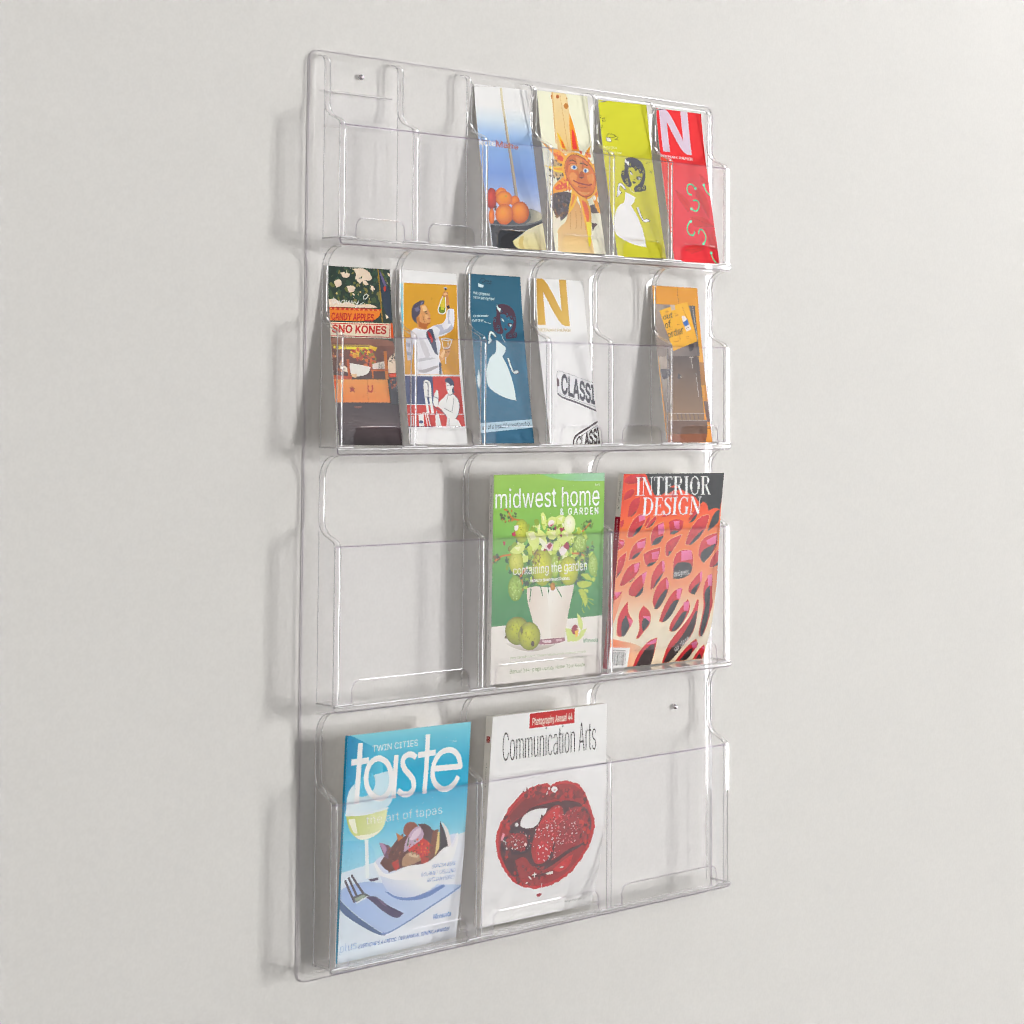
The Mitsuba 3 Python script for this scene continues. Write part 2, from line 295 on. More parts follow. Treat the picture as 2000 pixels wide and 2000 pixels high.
# ------------------------------------------------------------------ printed covers
# Each cover's design is flat print on a curved sheet: polygons in mm from the cover's lower left corner
ART = {
'b1': [
["V",[[2287,"#FFFFFF"],[1960,"#FAFBFD"],[1765,"#DCE8F6"],[1556,"#A8C4EA"],[1348,"#8CB0E4"],[1024,"#7B9CDA"],[766,"#9CB2DE"],[548,"#C9CFE2"],[445,"#D5D8E0"]]],
["G","#E6DFC4","#A59A8E",[483,2220,543,720],[459,2220,497,2221,505,1951,524,1824,541,1554,555,1324,570,1093,575,863,576,696,520,706,518,898,510,1115,504,1346,491,1550,482,1820,463,1947]],
["G","#B4AA96","#7E7878",[488,1949,552,721],[482,1820,504,1822,526,1347,540,899,540,701,520,706,518,898,510,1115,504,1346,491,1550]],
["G","#3A3F46","#6E706C",[278,313,991,500],[682,555,784,567,880,540,967,512,983,436,848,359,609,322,277,306,22,313,28,351]],
["G","#8F8F86","#D8D2B8",[763,540,986,474],[730,564,880,540,967,509,976,435,818,376,647,349,756,405,771,489]],
["B",[101,670,98,5,-24,-146],"#8E2418","#D2462E",[-0.25,-0.3]],
["P","#A05A2A",[24,824,61,814,48,775,19,773]],
["B",[283,738,103,6,-15,-92],"#D06A14","#F39A34",[-0.25,-0.3]],
["B",[508,654,87,5,-13,-77],"#C8620F","#EE8F28",[-0.25,-0.3]],
["B",[322,676,146,8,-18,-110],"#CC680F","#F6A23A",[-0.25,-0.3]],
["B",[365,717,17,1,-2,-14],"#C9A64A","#C9A64A",[0,0]],
["B",[61,422,52,3,-20,-117],"#C25A14","#EC8A2C",[-0.25,-0.3]],
["P","#5A2A1A",[124,558,177,586,169,535,138,495]],
["B",[573,502,168,8,-26,-154],"#B9560D","#F79C2E",[-0.25,-0.3]],
["B",[291,463,160,8,-25,-145],"#C25E10","#F8A030",[-0.25,-0.3]],
["P","#2A2E35",[23,320,278,310,576,324,816,363,981,425,983,382,808,322,630,253,483,170,381,102,396,46,454,4,597,-28,5,-51,19,175]],
["S","#6A6E72",1.74,[22,316,277,309,576,323,815,361,977,420]],
["P","#1A1C22",[193,195,628,246,380,100,396,46,452,-8,144,5]],
["G","#F4ECC8","#EADFA8",[735,283,682,-12],[983,382,808,322,665,267,553,192,381,102,396,46,454,4,596,-34,981,-26]],
["P","#D9C78C",[534,179,591,175,548,71,584,-9,495,6,467,81]],
["P","#CDBB80",[454,4,683,-9,679,-31,515,-25]],
["T","kote","#F4F6FA",[13,1479,294,1482,282,1397,2,1392],"b"],
["T","Matte","#A8554E",[300,1480,699,1443,685,1380,293,1392],"b"]],
'b2': [
["V",[[2292,"#FFF7DC"],[1461,"#FDF3DC"],[-56,"#FAEFD6"]]],
["G","#F2DCAE","#E9C88E",[416,2246,421,1455],[272,2260,552,2259,582,2129,601,1759,608,1389,287,1392,296,1814,275,2102]],
["P","#E2BE86",[272,2260,302,2260,296,1972,285,1523,262,1522,278,1970]],
["S","#D9B27A",0.87,[434,2248,462,1946,495,1473]],
["B",[386,2204,32,3,-3,-29],"#B5673C","#B5673C",[0,0]],
["B",[537,2082,44,4,-5,-43],"#C08246","#C08246",[0,0]],
["B",[271,2194,16,1,-3,-29],"#BC7A4A","#BC7A4A",[0,0]],
["B",[562,2193,18,2,-2,-13],"#C99562","#C99562",[0,0]],
["R",21,60,[256,1036,179,12,-42,-251],8,24,["#6B5340","#8C7256","#C9B08A","#4A3C36","#A48A64"]],
["P","#C8AC80",[130,1289,437,1324,409,1046,176,1031,109,1105]],
["R",22,70,[269,1168,162,11,-24,-145],6,16,["#6B5340","#57483E","#A48A64","#3E3634"]],
["P","#4A3F44",[50,802,324,858,463,840,415,667,315,505,159,419,84,493,34,658]],
["R",23,50,[200,655,188,11,-32,-184],8,22,["#38343C","#5A5660","#6E4A34","#8A6A4A","#2C2A30"]],
["G","#D8A56A","#F1D6A4",[433,668,372,-51],[349,598,521,765,633,587,695,341,733,160,741,-36,3,-65,54,233,126,340,283,425]],
["S","#C08E58",1.01,[380,574,374,456,340,324]],
["S","#C08E58",1.01,[488,579,481,461,448,329]],
["S","#C08E58",1.01,[587,585,581,467,547,334]],
["S","#C08E58",1.01,[669,589,662,471,628,338]],
["P","#FBF3DE",[44,271,94,260,35,-64,-9,-66]],
["P","#F6EBDA",[17,412,173,497,176,420,104,313,33,309]],
["P","#5C4A48",[756,673,986,739,984,580,792,570]],
["P","#FBF2DE",[788,569,985,587,994,-39,756,-48,753,266]],
["P","#5E4A48",[768,437,896,428,808,367,766,316]],
["P","#6A5A54",[132,1303,186,1306,191,1228,133,1198]],
["P","#EFA22E",[592,1984,627,1894,659,1791,680,1686,710,1443,559,1445,561,1650,565,1823]],
["P","#E2452A",[606,1760,651,1737,675,1473,584,1467,582,1599]],
["P","#F4C63A",[305,1693,352,1654,419,1560,464,1445,360,1463,340,1567]],
["P","#E0702C",[362,1595,410,1559,441,1469,380,1478]],
["P","#EFAA44",[943,1547,878,1382,817,1285,751,1327,835,1459]],
["P","#D9643A",[885,1489,835,1339,782,1349]],
["P","#F2A640",[-24,1552,75,1508,179,1437,261,1456,395,1400,457,1339,388,1242,264,1246,171,1384]],
["P","#D8542E",[182,1398,371,1359,394,1282,271,1286]],
["P","#F3CF58",[-7,1201,141,1192,365,1214,370,1116,190,1117,92,1163]],
["P","#E8A048",[147,1179,344,1193,354,1148,194,1143]],
["P","#F0A24A",[32,778,137,950,369,1076,425,982,453,905,285,840,142,827]],
["P","#D9553A",[137,898,353,1029,409,941,293,882,166,861]],
["P","#F4BE44",[470,899,576,820,490,671,357,544,354,624,417,732]],
["P","#E0883A",[481,841,528,804,453,682,401,640]],
["P","#F2B04A",[846,790,936,782,979,580,913,587]],
["P","#E08A4A",[867,765,914,761,946,617]],
["P","#EBA04F",[847,1247,1015,1305,950,1161,991,1097,975,963,993,858,981,732,879,799]],
["P","#D0603F",[911,1251,962,1228,902,1091,944,962,948,829,879,852]],
["P","#F4B23C",[572,800,679,794,773,746,793,556,735,343,718,159,663,94,649,287,626,548,586,729]],
["P","#E06A34",[627,758,729,724,749,554,696,394,662,549]],
["P","#F7E21E",[665,445,768,437,697,106,656,94,662,261]],
["R",24,40,[405,1348,199,14,-17,-106],5,12,["#D85A3A","#F0B050","#E88A44"]],
["R",25,20,[377,959,198,12,-11,-66],5,11,["#D85A3A","#F0B050"]],
["P","#F2B048",[339,1252,388,1334,497,1414,636,1434,793,1396,927,1303,1016,1159,996,978,918,843,763,762,631,760,499,839,386,960,324,1113]],
["R",26,90,[659,1095,358,23,-60,-349],8,20,["#F0A83C","#E0702E","#F6CC5A","#D8542E"]],
["P","#A8502C",[384,1242,422,1310,514,1386,628,1404,776,1364,890,1279,978,1150,959,989,889,859,763,791,648,790,530,864,421,979,368,1122]],
["P","#D87A44",[396,1240,429,1300,520,1375,626,1391,765,1353,874,1270,962,1146,945,991,879,870,762,808,658,807,545,876,438,985,386,1123]],
["P","#E39658",[456,1115,551,1148,612,1086,565,1017,622,928,517,948,449,1023]],
["P","#E39658",[797,1111,911,1145,946,1081,884,984,799,1019]],
["P","#E59C60",[622,1364,743,1333,705,1211,728,1133,651,1101,632,1206]],
["P","#C4683A",[743,1333,796,1270,746,1240,752,1148,714,1211]],
["P","#E8A468",[576,873,718,862,829,875,747,824,657,825]],
["P","#C06034",[430,1284,493,1341,527,1331,455,1220,420,1113,399,1151]],
["P","#C8925C",[473,1195,514,1253,622,1255,654,1207,636,1173,518,1169]],
["P","#F4EFE8",[497,1199,526,1236,606,1241,632,1206,592,1179,529,1180]],
["B",[565,1211,29,2,-4,-25],"#3E78C8","#3E78C8",[0,0]],
["B",[565,1211,11,1,-2,-11],"#1A2A50","#1A2A50",[0,0]],
["P","#C8925C",[716,1172,752,1225,842,1220,864,1169,801,1135,730,1146]],
["P","#F4EFE8",[732,1176,756,1212,828,1209,843,1170,796,1148,742,1154]],
["B",[780,1176,27,2,-4,-25],"#3E78C8","#3E78C8",[0,0]],
["B",[780,1176,11,1,-2,-11],"#1A2A50","#1A2A50",[0,0]],
["S","#6A3A24",1.74,[495,1295,552,1319,610,1290]],
["S","#6A3A24",1.74,[694,1276,753,1280,830,1252]],
["S","#9A4A2A",0.87,[458,1233,517,1271,625,1271]],
["P","#B45A2E",[646,1128,707,1171,745,1128,740,1077,679,1058,631,1070]],
["B",[687,1071,36,2,-2,-11],"#6A3420","#6A3420",[0,0]],
["S","#9A3420",2.03,[529,1020,614,991,720,977,824,970,867,990]],
["S","#B0583A",1.16,[597,940,684,922,778,945]],
["P","#F8D8A0",[836,816,879,832,910,774,865,752]],
["B",[887,793,33,2,-6,-33],"#FBF0DC","#FBF0DC",[0,0]],
["B",[967,784,28,2,-7,-37],"#FBF0DC","#FBF0DC",[0,0]],
["B",[784,707,27,2,-5,-29],"#FBF0DC","#FBF0DC",[0,0]]],
'b3': [
["V",[[2315,"#D9DA2E"],[1737,"#D6D62E"],[780,"#CFCB3A"],[-108,"#CDCB1E"]]],
["P","#33333F",[405,1424,493,1451,586,1454,694,1431,767,1365,796,1244,756,1119,710,1052,761,1057,767,1025,725,979,647,962,523,949,511,984,528,1026,608,1057,723,1226,667,1277,560,1301,480,1320,449,1251,457,1143,490,1071,469,1029,414,1010,356,1043,310,1095,282,1167,308,1240,353,1261,368,1246,391,1342]],
["P","#C9C63E",[467,1303,559,1295,665,1263,730,1213,687,1129,612,1057,533,1031,481,1070,450,1156,446,1237]],
["P","#33333F",[459,1380,532,1378,530,1321,494,1294,470,1320]],
["S","#C9C63E",0.72,[480,1350,504,1365,512,1344,491,1332]],
["P","#33333F",[563,1339,637,1336,634,1279,597,1253,574,1278]],
["S","#C9C63E",0.72,[584,1309,609,1324,616,1303,595,1290]],
["P","#33333F",[647,1310,721,1307,718,1250,682,1224,658,1249]],
["S","#C9C63E",0.72,[668,1280,693,1295,700,1274,679,1261]],
["P","#33333F",[712,1286,786,1284,783,1227,747,1200,723,1226]],
["S","#C9C63E",0.72,[733,1256,758,1271,765,1250,744,1238]],
["S","#C9C63E",0.72,[357,1104,376,1136,412,1130,403,1100,377,1101]],
["S","#C9C63E",0.72,[358,1057,377,1089,413,1083,404,1053,378,1054]],
["S","#C9C63E",0.72,[300,1195,319,1227,355,1221,346,1191,320,1192]],
["S","#C9C63E",0.72,[586,988,605,1020,641,1014,632,984,606,985]],
["S","#C9C63E",0.72,[683,1007,702,1039,738,1033,729,1002,703,1004]],
["S","#33333F",1.3,[725,979,760,1011,745,1051]],
["P","#33333F",[476,1269,528,1231,529,1193,503,1213,474,1239]],
["P","#FCFCF6",[478,1242,513,1230,526,1196,500,1197,481,1215]],
["P","#33333F",[593,1175,651,1188,700,1173,678,1135,617,1128,591,1144]],
["P","#FCFCF6",[632,1167,677,1166,672,1142,637,1134]],
["P","#2A2A34",[501,1103,543,1105,569,1089,532,1066,508,1076]],
["S","#33333F",0.58,[526,1134,545,1137]],
["P","#FCFCF6",[416,1435,437,1392,489,1386,460,1324,437,1358,400,1380]],
["P","#FCFCF6",[332,941,416,919,517,867,487,808,410,744,504,607,565,448,591,302,601,152,344,179,38,292,6,386,24,533,117,697,202,758,289,785]],
["P","#FCFCF6",[154,861,192,1021,238,1075,305,1057,355,987,333,967,269,1023,244,1027,216,969,256,931,209,891]],
["S","#33333F",0.58,[154,861,192,1021,238,1075,305,1057,355,987,333,967,269,1023,244,1027,216,969,256,931,209,891]],
["P","#FCFCF6",[511,720,557,730,584,617,626,550,702,575,747,539,655,509,600,528,546,616]],
["S","#33333F",0.58,[511,720,546,616,600,528,655,509,747,539,702,575,626,550,584,617,557,730]],
["S","#FCFCF6",0.58,[432,1007,450,954,513,941]],
["S","#5A5A3A",0.58,[828,1389,876,1398,920,1412]],
["S","#5A5A3A",0.58,[873,1378,898,1359]],
["S","#5A5A3A",0.58,[885,1290,906,1250,923,1237]],
["S","#5A5A3A",0.58,[868,1248,910,1253,940,1279]],
["S","#3A3A20",0.72,[97,1674,110,1755,150,1778,249,1765,281,1740,195,1714,161,1732,138,1703]],
["S","#3A3A20",0.58,[249,1765,335,1730,256,1698,320,1695]],
["P","#F4F4E0",[87,1727,112,1715,159,1721,189,1680,172,1652,86,1666]],
["S","#3A3A20",0.58,[87,1727,112,1715,159,1721,189,1680,172,1652,86,1666,87,1727]],
["S","#3A3A20",0.72,[10,2030,35,2019,14,1997,58,1980,88,2003,110,1957,72,1948,47,1966,52,1933]],
["S","#3A3A20",0.58,[29,1898,44,1872,4,1842,-1,1801]],
["T","Hello gorgeous!","#F2F2C8",[20,1595,286,1599,276,1562,11,1560],""],
["T","You're just my type!","#F2F2C8",[-10,1519,367,1530,355,1491,-18,1489],""],
["T","we were made","#DCDC9A",[24,1287,227,1299,222,1271,19,1255],""],
["T","each other!","#DCDC9A",[15,1232,153,1240,148,1213,10,1205],""]],
'b4': [
["V",[[2326,"#E8303A"],[1463,"#E22E38"],[1041,"#E0404A"],[344,"#DC3440"],[-139,"#E5303A"]]],
["P","#DCCADA",[58,2268,255,2269,520,1819,513,2265,666,2262,671,1612,491,1615,205,2073,214,1624,68,1624]],
["T","NEENAH PAPER","#F3DDE0",[-17,1572,684,1570,673,1528,-23,1538],"b"],
["P","#CF1F2E",[669,1127,778,1120,884,994,920,815,873,680,810,767,734,888,643,1035]],
["S","#B01624",0.72,[669,1127,873,680,810,767,734,888,643,1035]],
["P","#CF1F2E",[234,1057,361,1003,517,888,497,790,432,756,349,837,254,955]],
["S","#B01624",0.72,[234,1057,497,790,432,756,349,837,254,955]],
["P","#CF1F2E",[471,675,618,703,811,670,952,555,747,553,544,528,492,583]],
["S","#B01624",0.72,[471,675,952,555,747,553,544,528,492,583]],
["P","#CF1F2E",[788,1337,906,1275,972,1196,872,1196,783,1236]],
["S","#B01624",0.72,[788,1337,972,1196,872,1196,783,1236]],
["P","#CF1F2E",[823,435,952,528,1011,236,796,212,744,265]],
["S","#B01624",0.72,[823,435,1011,236,796,212,744,265]],
["P","#CF1F2E",[257,173,282,202,537,296,679,220,592,182,385,131]],
["S","#B01624",0.72,[257,173,679,220,592,182,385,131]],
["S","#58D8A2",2.17,[559,1008,487,1025,468,1093,508,1162,590,1177,661,1112]],
["S","#58D8A2",2.17,[583,927,649,938,701,899,669,800,600,762,503,797]],
["S","#58D8A2",2.17,[459,616,382,549,355,466,402,406,479,396,514,453]],
["S","#58D8A2",2.17,[595,437,628,501,682,503,743,431,737,347,660,275]],
["S","#58D8A2",2.17,[849,1180,872,1091,956,1024]],
["S","#58D8A2",2.17,[804,171,824,62,902,3]],
["S","#58D8A2",2.17,[975,110,1016,70,976,2]],
["B",[657,1112,30,2,-4,-23],"#8CE8C2","#8CE8C2",[0,0]],
["B",[515,798,30,2,-4,-22],"#8CE8C2","#8CE8C2",[0,0]],
["B",[462,609,30,2,-4,-22],"#8CE8C2","#8CE8C2",[0,0]],
["B",[669,286,30,1,-5,-22],"#8CE8C2","#8CE8C2",[0,0]],
["B",[851,1174,30,2,-4,-23],"#8CE8C2","#8CE8C2",[0,0]],
["B",[809,158,30,1,-5,-22],"#8CE8C2","#8CE8C2",[0,0]]],
'b5': [
["V",[[2289,"#22362F"],[1734,"#2A3A2E"],[9,"#2C262C"]]],
["R",51,150,[484,1986,510,23,-19,-302],10,30,["#2E4A38","#44573A","#6B7240","#1C2E2C","#31503E","#7C7A48"]],
["P","#F6DFCB",[191,2173,268,2195,342,2168,325,2123,233,2110]],
["P","#F6DFCB",[391,2233,530,2259,650,2209,683,2122,628,2087,552,2109,488,2047,415,2106,441,2173]],
["P","#F6DFCB",[88,2061,165,2096,209,2074,206,2011,122,1984]],
["P","#F6DFCB",[281,2008,350,2024,417,2002,398,1942,314,1926]],
["P","#F6DFCB",[655,2032,701,2028,694,1955,664,1969]],
["P","#F6DFCB",[-6,1827,99,1844,200,1773,278,1814,396,1769,534,1787,657,1792,747,1758,653,1742,348,1742,-12,1734]],
["P","#F6DFCB",[928,2210,974,2200,972,2161,934,2172]],
["P","#F6DFCB",[863,1674,908,1650,945,1728,955,1652,874,1611]],
["P","#F6DFCB",[520,2089,582,2104,625,2043,563,2028]],
["R",52,70,[486,2011,479,22,-16,-265],4,12,["#F6DFCB","#E8D49A","#22362F","#2E4A38"]],
["S","#A8843A",1.53,[783,2256,803,1912,809,1571]],
["P","#2C3A4C",[798,2252,891,2106,962,1983,958,1576,844,1724,809,1976]],
["P","#6E6488",[801,2242,865,2143,906,2044,874,2027,830,2129]],
["B",[877,2002,22,1,-2,-36],"#B8443A","#B8443A",[0,0]],
["S","#F8F4EE",0.77,[43,1779,69,1843,99,1838,65,1768,128,1820,140,1771,165,1816,177,1772,203,1823,241,1831,223,1774,264,1826,275,1776,309,1828,321,1778,354,1824,366,1780,399,1819,420,1782,461,1828,391,1706,344,1685,425,1758,536,1812]],
["S","#F8F4EE",0.92,[531,1856,541,1901,588,1922,609,1897,569,1851,538,1856]],
["P","#EE8A48",[-13,1730,809,1735,731,1566,-22,1563]],
["P","#C23A22",[-13,1730,809,1735,795,1707,-15,1700]],
["P","#F2B070",[9,1723,39,1723,38,1706,8,1706]],
["P","#F2B070",[81,1724,111,1724,109,1706,80,1706]],
["P","#F2B070",[153,1724,183,1724,181,1706,151,1707]],
["P","#F2B070",[225,1724,255,1724,254,1707,224,1707]],
["P","#F2B070",[297,1725,327,1725,326,1707,296,1707]],
["P","#F2B070",[370,1725,400,1725,399,1708,368,1708]],
["P","#F2B070",[443,1726,473,1726,472,1708,441,1708]],
["P","#F2B070",[516,1726,546,1726,545,1708,514,1708]],
["P","#F2B070",[589,1726,620,1726,618,1709,588,1709]],
["P","#F2B070",[663,1727,693,1727,692,1709,661,1709]],
["P","#F2B070",[736,1727,767,1727,766,1709,735,1710]],
["T","CANDY APPLES","#B82218",[30,1657,687,1665,674,1576,17,1572],"h"],
["P","#FBE3CC",[-29,1543,854,1557,950,1551,925,1360,-43,1352]],
["S","#C83A24",1.07,[-13,1526,927,1537,904,1375,-24,1368,-13,1526]],
["P","#E2632E",[940,1566,1000,1540,986,1362,925,1367]],
["T","SNO KONES","#BE2A1C",[31,1508,874,1513,858,1419,21,1413],"h"],
["G","#7E4A38","#4A3230",[471,1359,424,835],[-35,1345,925,1358,992,1261,957,845,-26,820]],
["P","#8A5844",[-35,1345,925,1358,977,1273,705,1253,313,1291,-3,1270]],
["P","#B09038",[4,1257,615,1269,614,1253,2,1243]],
["P","#FBE628",[24,1236,567,1242,564,1209,36,1200]],
["P","#F2C83A",[584,1262,704,1240,669,1189,565,1224]],
["R",53,60,[452,1146,198,5,-7,-75],8,20,["#E8B83A","#C8582E","#D99A2E","#B03A2A","#7C8A3A"]],
["R",54,36,[544,1074,122,3,-8,-87],8,20,["#B0482A","#8A7A34","#C86A3A","#5A3028"]],
["P","#F6EFE6",[253,1029,440,1009,574,985,523,886,290,854,251,918]],
["P","#EFE3D8",[601,1025,812,1070,812,974,603,960]],
["P","#F0E2D0",[109,1007,211,981,213,911,100,939]],
["P","#E8C8A0",[264,893,354,895,342,845,275,850]],
["S","#4A3A34",0.92,[703,971,707,1015,709,1034]],
["S","#4A3A34",0.92,[734,972,738,1016,739,1035]],
["S","#4A3A34",0.92,[764,973,768,1017,770,1035]],
["P","#C87A42",[795,1195,842,1197,844,837,790,836]],
["P","#B8602E",[572,956,840,962,838,940,570,935]],
["P","#B4502A",[-14,875,276,866,272,826,-26,820]],
["P","#B85A30",[205,1078,250,1079,253,856,218,855]],
["P","#C8703A",[585,937,608,938,606,838,588,838]],
["R",55,40,[115,1075,120,3,-16,-185],6,14,["#5A302A","#A8562E","#E0B080","#7A4030"]],
["P","#F2DCC6",[847,1081,919,1146,985,1185,960,920,844,915]],
["R",56,14,[922,1096,47,1,-6,-63],5,12,["#4A4038","#8A7A6A"]],
["P","#D84E28",[851,908,965,918,966,868,857,861]],
["P","#3C3E48",[856,849,985,858,997,520,851,524]],
["R",57,26,[909,794,62,1,-8,-75],6,14,["#8A3A2C","#54505A","#A86A50"]],
["G","#EFA062","#EE9058",[424,835,395,537],[-19,820,823,832,840,540,-11,532]],
["P","#D85A34",[-28,808,31,803,22,704,-19,704]],
["P","#A0382C",[221,726,250,720,262,745,271,721,303,709,287,694,296,662,258,677,224,661,236,693]],
["S","#B8402C",2.14,[513,743,502,700,529,669,563,676,582,713,575,748]],
["S","#C06A3C",0.61,[506,824,494,539]],
["G","#3A3038","#54484A",[395,537,369,279],[-11,532,840,540,858,512,988,507,997,270,17,264]],
["G","#54464A","#241C20",[371,291,342,9],[11,276,999,283,1001,-28,11,-28]],
["P","#7A5048",[270,487,391,490,381,463,283,462]]],
'b6': [
["V",[[2286,"#F8F9FB"],[-11,"#F6F6F8"]]],
["P","#6CC0D2",[-108,2083,44,2090,33,1731,22,1519,3,1413,-148,1409]],
["G","#DCA81E","#D39A22",[310,2107,551,922],[64,2091,951,2117,907,921,5,895]],
["P","#35436E",[3,875,453,886,443,520,-1,515]],
["P","#C4362E",[453,886,910,902,920,533,924,407,936,238,411,228,-13,220,-2,504,443,515]],
["S","#F6F6F6",1.07,[-1,509,443,516]],
["S","#F6F6F6",0.92,[11,386,930,405]],
["P","#4A4456",[179,1751,216,1818,298,1858,348,1879,393,1873,391,1827,325,1808,360,1761,317,1695,285,1661,259,1614,262,1561,200,1596,169,1661]],
["P","#8A86A0",[325,1804,361,1826,371,1865,338,1844]],
["P","#75718A",[220,1766,294,1783,316,1746,257,1717]],
["P","#D8A070",[320,1808,410,1822,447,1769,493,1688,471,1658,490,1624,466,1590,428,1569,410,1491,258,1509,262,1561,242,1614,253,1655,303,1687,328,1757]],
["P","#F0C898",[352,1800,409,1813,435,1765,420,1739,363,1736]],
["P","#B0683A",[282,1616,343,1567,478,1590,423,1546,403,1493,276,1525]],
["P","#E8B888",[401,1693,456,1676,436,1624,388,1634]],
["B",[276,1628,26,1,-2,-34],"#C07E4C","#C07E4C",[0,0]],
["S","#3A2A2A",0.92,[387,1724,428,1733]],
["S","#2A2024",0.92,[405,1706,438,1714]],
["S","#A03A30",0.92,[437,1636,479,1645]],
["S","#8A5030",0.77,[359,1671,377,1595]],
["P","#EDEDF2",[227,1517,282,1497,415,1491,521,1557,679,1584,741,1652,758,1770,821,1797,887,1790,886,1647,855,1515,691,1427,592,1409,636,1311,581,1180,624,918,170,906,165,1099,194,1253,134,1454]],
["P","#BDBECC",[521,1557,569,1546,632,1504,593,1425,761,1472,856,1528,836,1592,764,1524,697,1507,669,1571]],
["P","#C9CAD8",[783,1771,816,1773,790,1642,836,1592,769,1589]],
["P","#CFCFD8",[59,1362,169,1386,180,1316,136,1079,65,1082,49,1247]],
["P","#A8A8B6",[59,1311,138,1302,118,1250,60,1260]],
["P","#A8A8B6",[58,1196,129,1186,126,1148,62,1145]],
["P","#D8D6DA",[265,1384,361,1363,441,1161,372,1107,301,1232]],
["P","#B4B0B4",[215,967,311,962,544,1039,566,1012,356,921,228,929]],
["P","#CACACF",[194,1100,406,1134,536,1126,403,1095,207,1062]],
["P","#454B62",[410,1491,502,1513,541,1384,567,1173,523,1171,454,1316,388,1409]],
["P","#B02E30",[415,1483,477,1443,509,1354,479,1323,436,1392]],
["S","#8A2028",0.77,[431,1443,470,1419]],
["S","#E07070",0.61,[444,1392,492,1382]],
["P","#4E5468",[577,1077,612,1065,607,916,566,914]],
["P","#C98C58",[691,1951,731,2022,796,2009,813,1851,792,1785,760,1796,742,1919]],
["P","#E8BA88",[712,1989,779,2006,786,1973,728,1963]],
["P","#302838",[767,1823,807,1838,815,1799,778,1789]],
["B",[757,2054,22,1,-1,-21],"#3A3440","#3A3440",[0,0]],
["S","#ECECF0",1.23,[733,2061,758,2075,782,2061]],
["P","#D8C45A",[702,1946,751,1941,751,1744,688,1712,635,1722,611,1756]],
["P","#7E8E16",[631,1812,747,1795,751,1744,688,1714,617,1747]],
["P","#C8D040",[670,1804,719,1797,717,1768,668,1772]],
["S","#F2F4F4",1.38,[702,1946,608,1762,635,1722,688,1712,751,1744,751,1941]],
["P","#D8A26E",[571,1164,680,1289,799,1295,773,1226,733,1141,601,1088]],
["S","#A86A40",0.92,[677,1248,777,1265]],
["S","#A86A40",0.92,[665,1209,760,1219]],
["P","#F0C89A",[596,1161,677,1248,698,1210,634,1130]],
["S","#F4F2EC",1.23,[636,1386,722,1399,820,1384,790,1317,757,1262,662,1267,652,1337,636,1386,719,1360,820,1384]],
["S","#F4F2EC",1.07,[754,1381,745,1277]],
["S","#EDE8DC",1.53,[692,1139,690,1062]],
["P","#2B3556",[655,855,693,875,746,881,796,838,803,786,785,724,803,680,756,669,748,759,704,814,655,820]],
["P","#F3F3F0",[663,810,712,814,735,767,783,786,797,763,762,736,757,682,836,620,872,560,862,457,827,392,806,351,738,323,642,347,622,387,571,450,511,497,461,485,429,522,442,624,499,715,530,704,529,601,513,525,551,577,611,610,656,654,693,670,669,708]],
["S","#2B3556",0.77,[757,682,836,620,872,560,862,457,806,351,738,323,642,347]],
["S","#2B3556",0.61,[782,609,756,505,733,441]],
["S","#2B3556",0.61,[698,670,712,645,772,666]],
["S","#2B3556",0.61,[606,476,669,452,747,416]],
["S","#2B3556",1.07,[429,522,460,472,571,443,644,362]],
["S","#2B3556",0.61,[683,772,708,776]],
["S","#2B3556",0.61,[675,718,695,719]],
["S","#2B3556",0.77,[442,624,521,601,521,525]],
["S","#2B3556",0.61,[689,657,654,554]],
["P","#F3F3F0",[642,347,809,351,877,237,617,232]],
["S","#3A4A70",0.61,[674,344,663,235]],
["P","#F3F3F0",[288,798,319,835,372,836,421,789,410,598,434,408,388,401,367,607,337,606,356,406,318,403,297,595]],
["S","#2B3556",1.23,[329,806,369,794,356,607]],
["S","#2B3556",0.61,[296,614,424,611]],
["S","#2B3556",0.77,[347,394,356,242]],
["S","#F3F3F0",1.38,[252,410,246,227]],
["S","#F3F3F0",1.38,[285,411,315,229]],
["S","#F3F3F0",1.38,[309,418,356,242]],
["S","#F3F3F0",1.38,[148,616,150,515]],
["S","#F3F3F0",1.38,[88,362,84,237]],
["S","#F3F3F0",1.38,[56,362,54,223]],
["P","#F3F3F0",[177,377,259,391,246,227,170,226]],
["B",[209,289,35,1,-2,-20],"#4A5680","#4A5680",[0,0]],
["P","#F3F3F0",[451,383,509,397,541,233,444,231]],
["S","#F3F3F0",1.23,[468,396,476,435]],
["S","#2B3556",0.92,[452,396,487,422]],
["S","#2B3556",0.77,[-12,225,930,241]]],
'b7': [
["V",[[2293,"#12566E"],[2173,"#165F78"],[1452,"#17607A"],[1055,"#266C8C"],[398,"#1C6684"],[-30,"#0E5C7A"]]],
["P","#43283C",[481,1849,555,1874,637,1874,733,1850,802,1786,833,1670,806,1554,771,1492,815,1496,822,1465,787,1423,720,1409,614,1400,601,1434,612,1471,681,1500,772,1656,719,1705,623,1730,553,1751,530,1686,543,1585,577,1515,562,1476,514,1460,436,1475,393,1522,390,1611,407,1680,445,1698,460,1684,475,1773]],
["P","#1A6480",[543,1735,623,1726,717,1693,778,1643,746,1566,684,1500,617,1477,568,1515,537,1596,529,1673]],
["P","#43283C",[532,1808,597,1803,596,1750,567,1725,544,1751]],
["S","#1A6480",0.77,[551,1779,572,1792,579,1772,561,1761]],
["P","#43283C",[625,1766,690,1761,690,1708,660,1684,637,1709]],
["S","#1A6480",0.77,[644,1737,665,1751,672,1730,655,1720]],
["P","#43283C",[700,1736,765,1732,765,1679,735,1655,714,1679]],
["S","#1A6480",0.77,[719,1708,740,1722,749,1701,732,1691]],
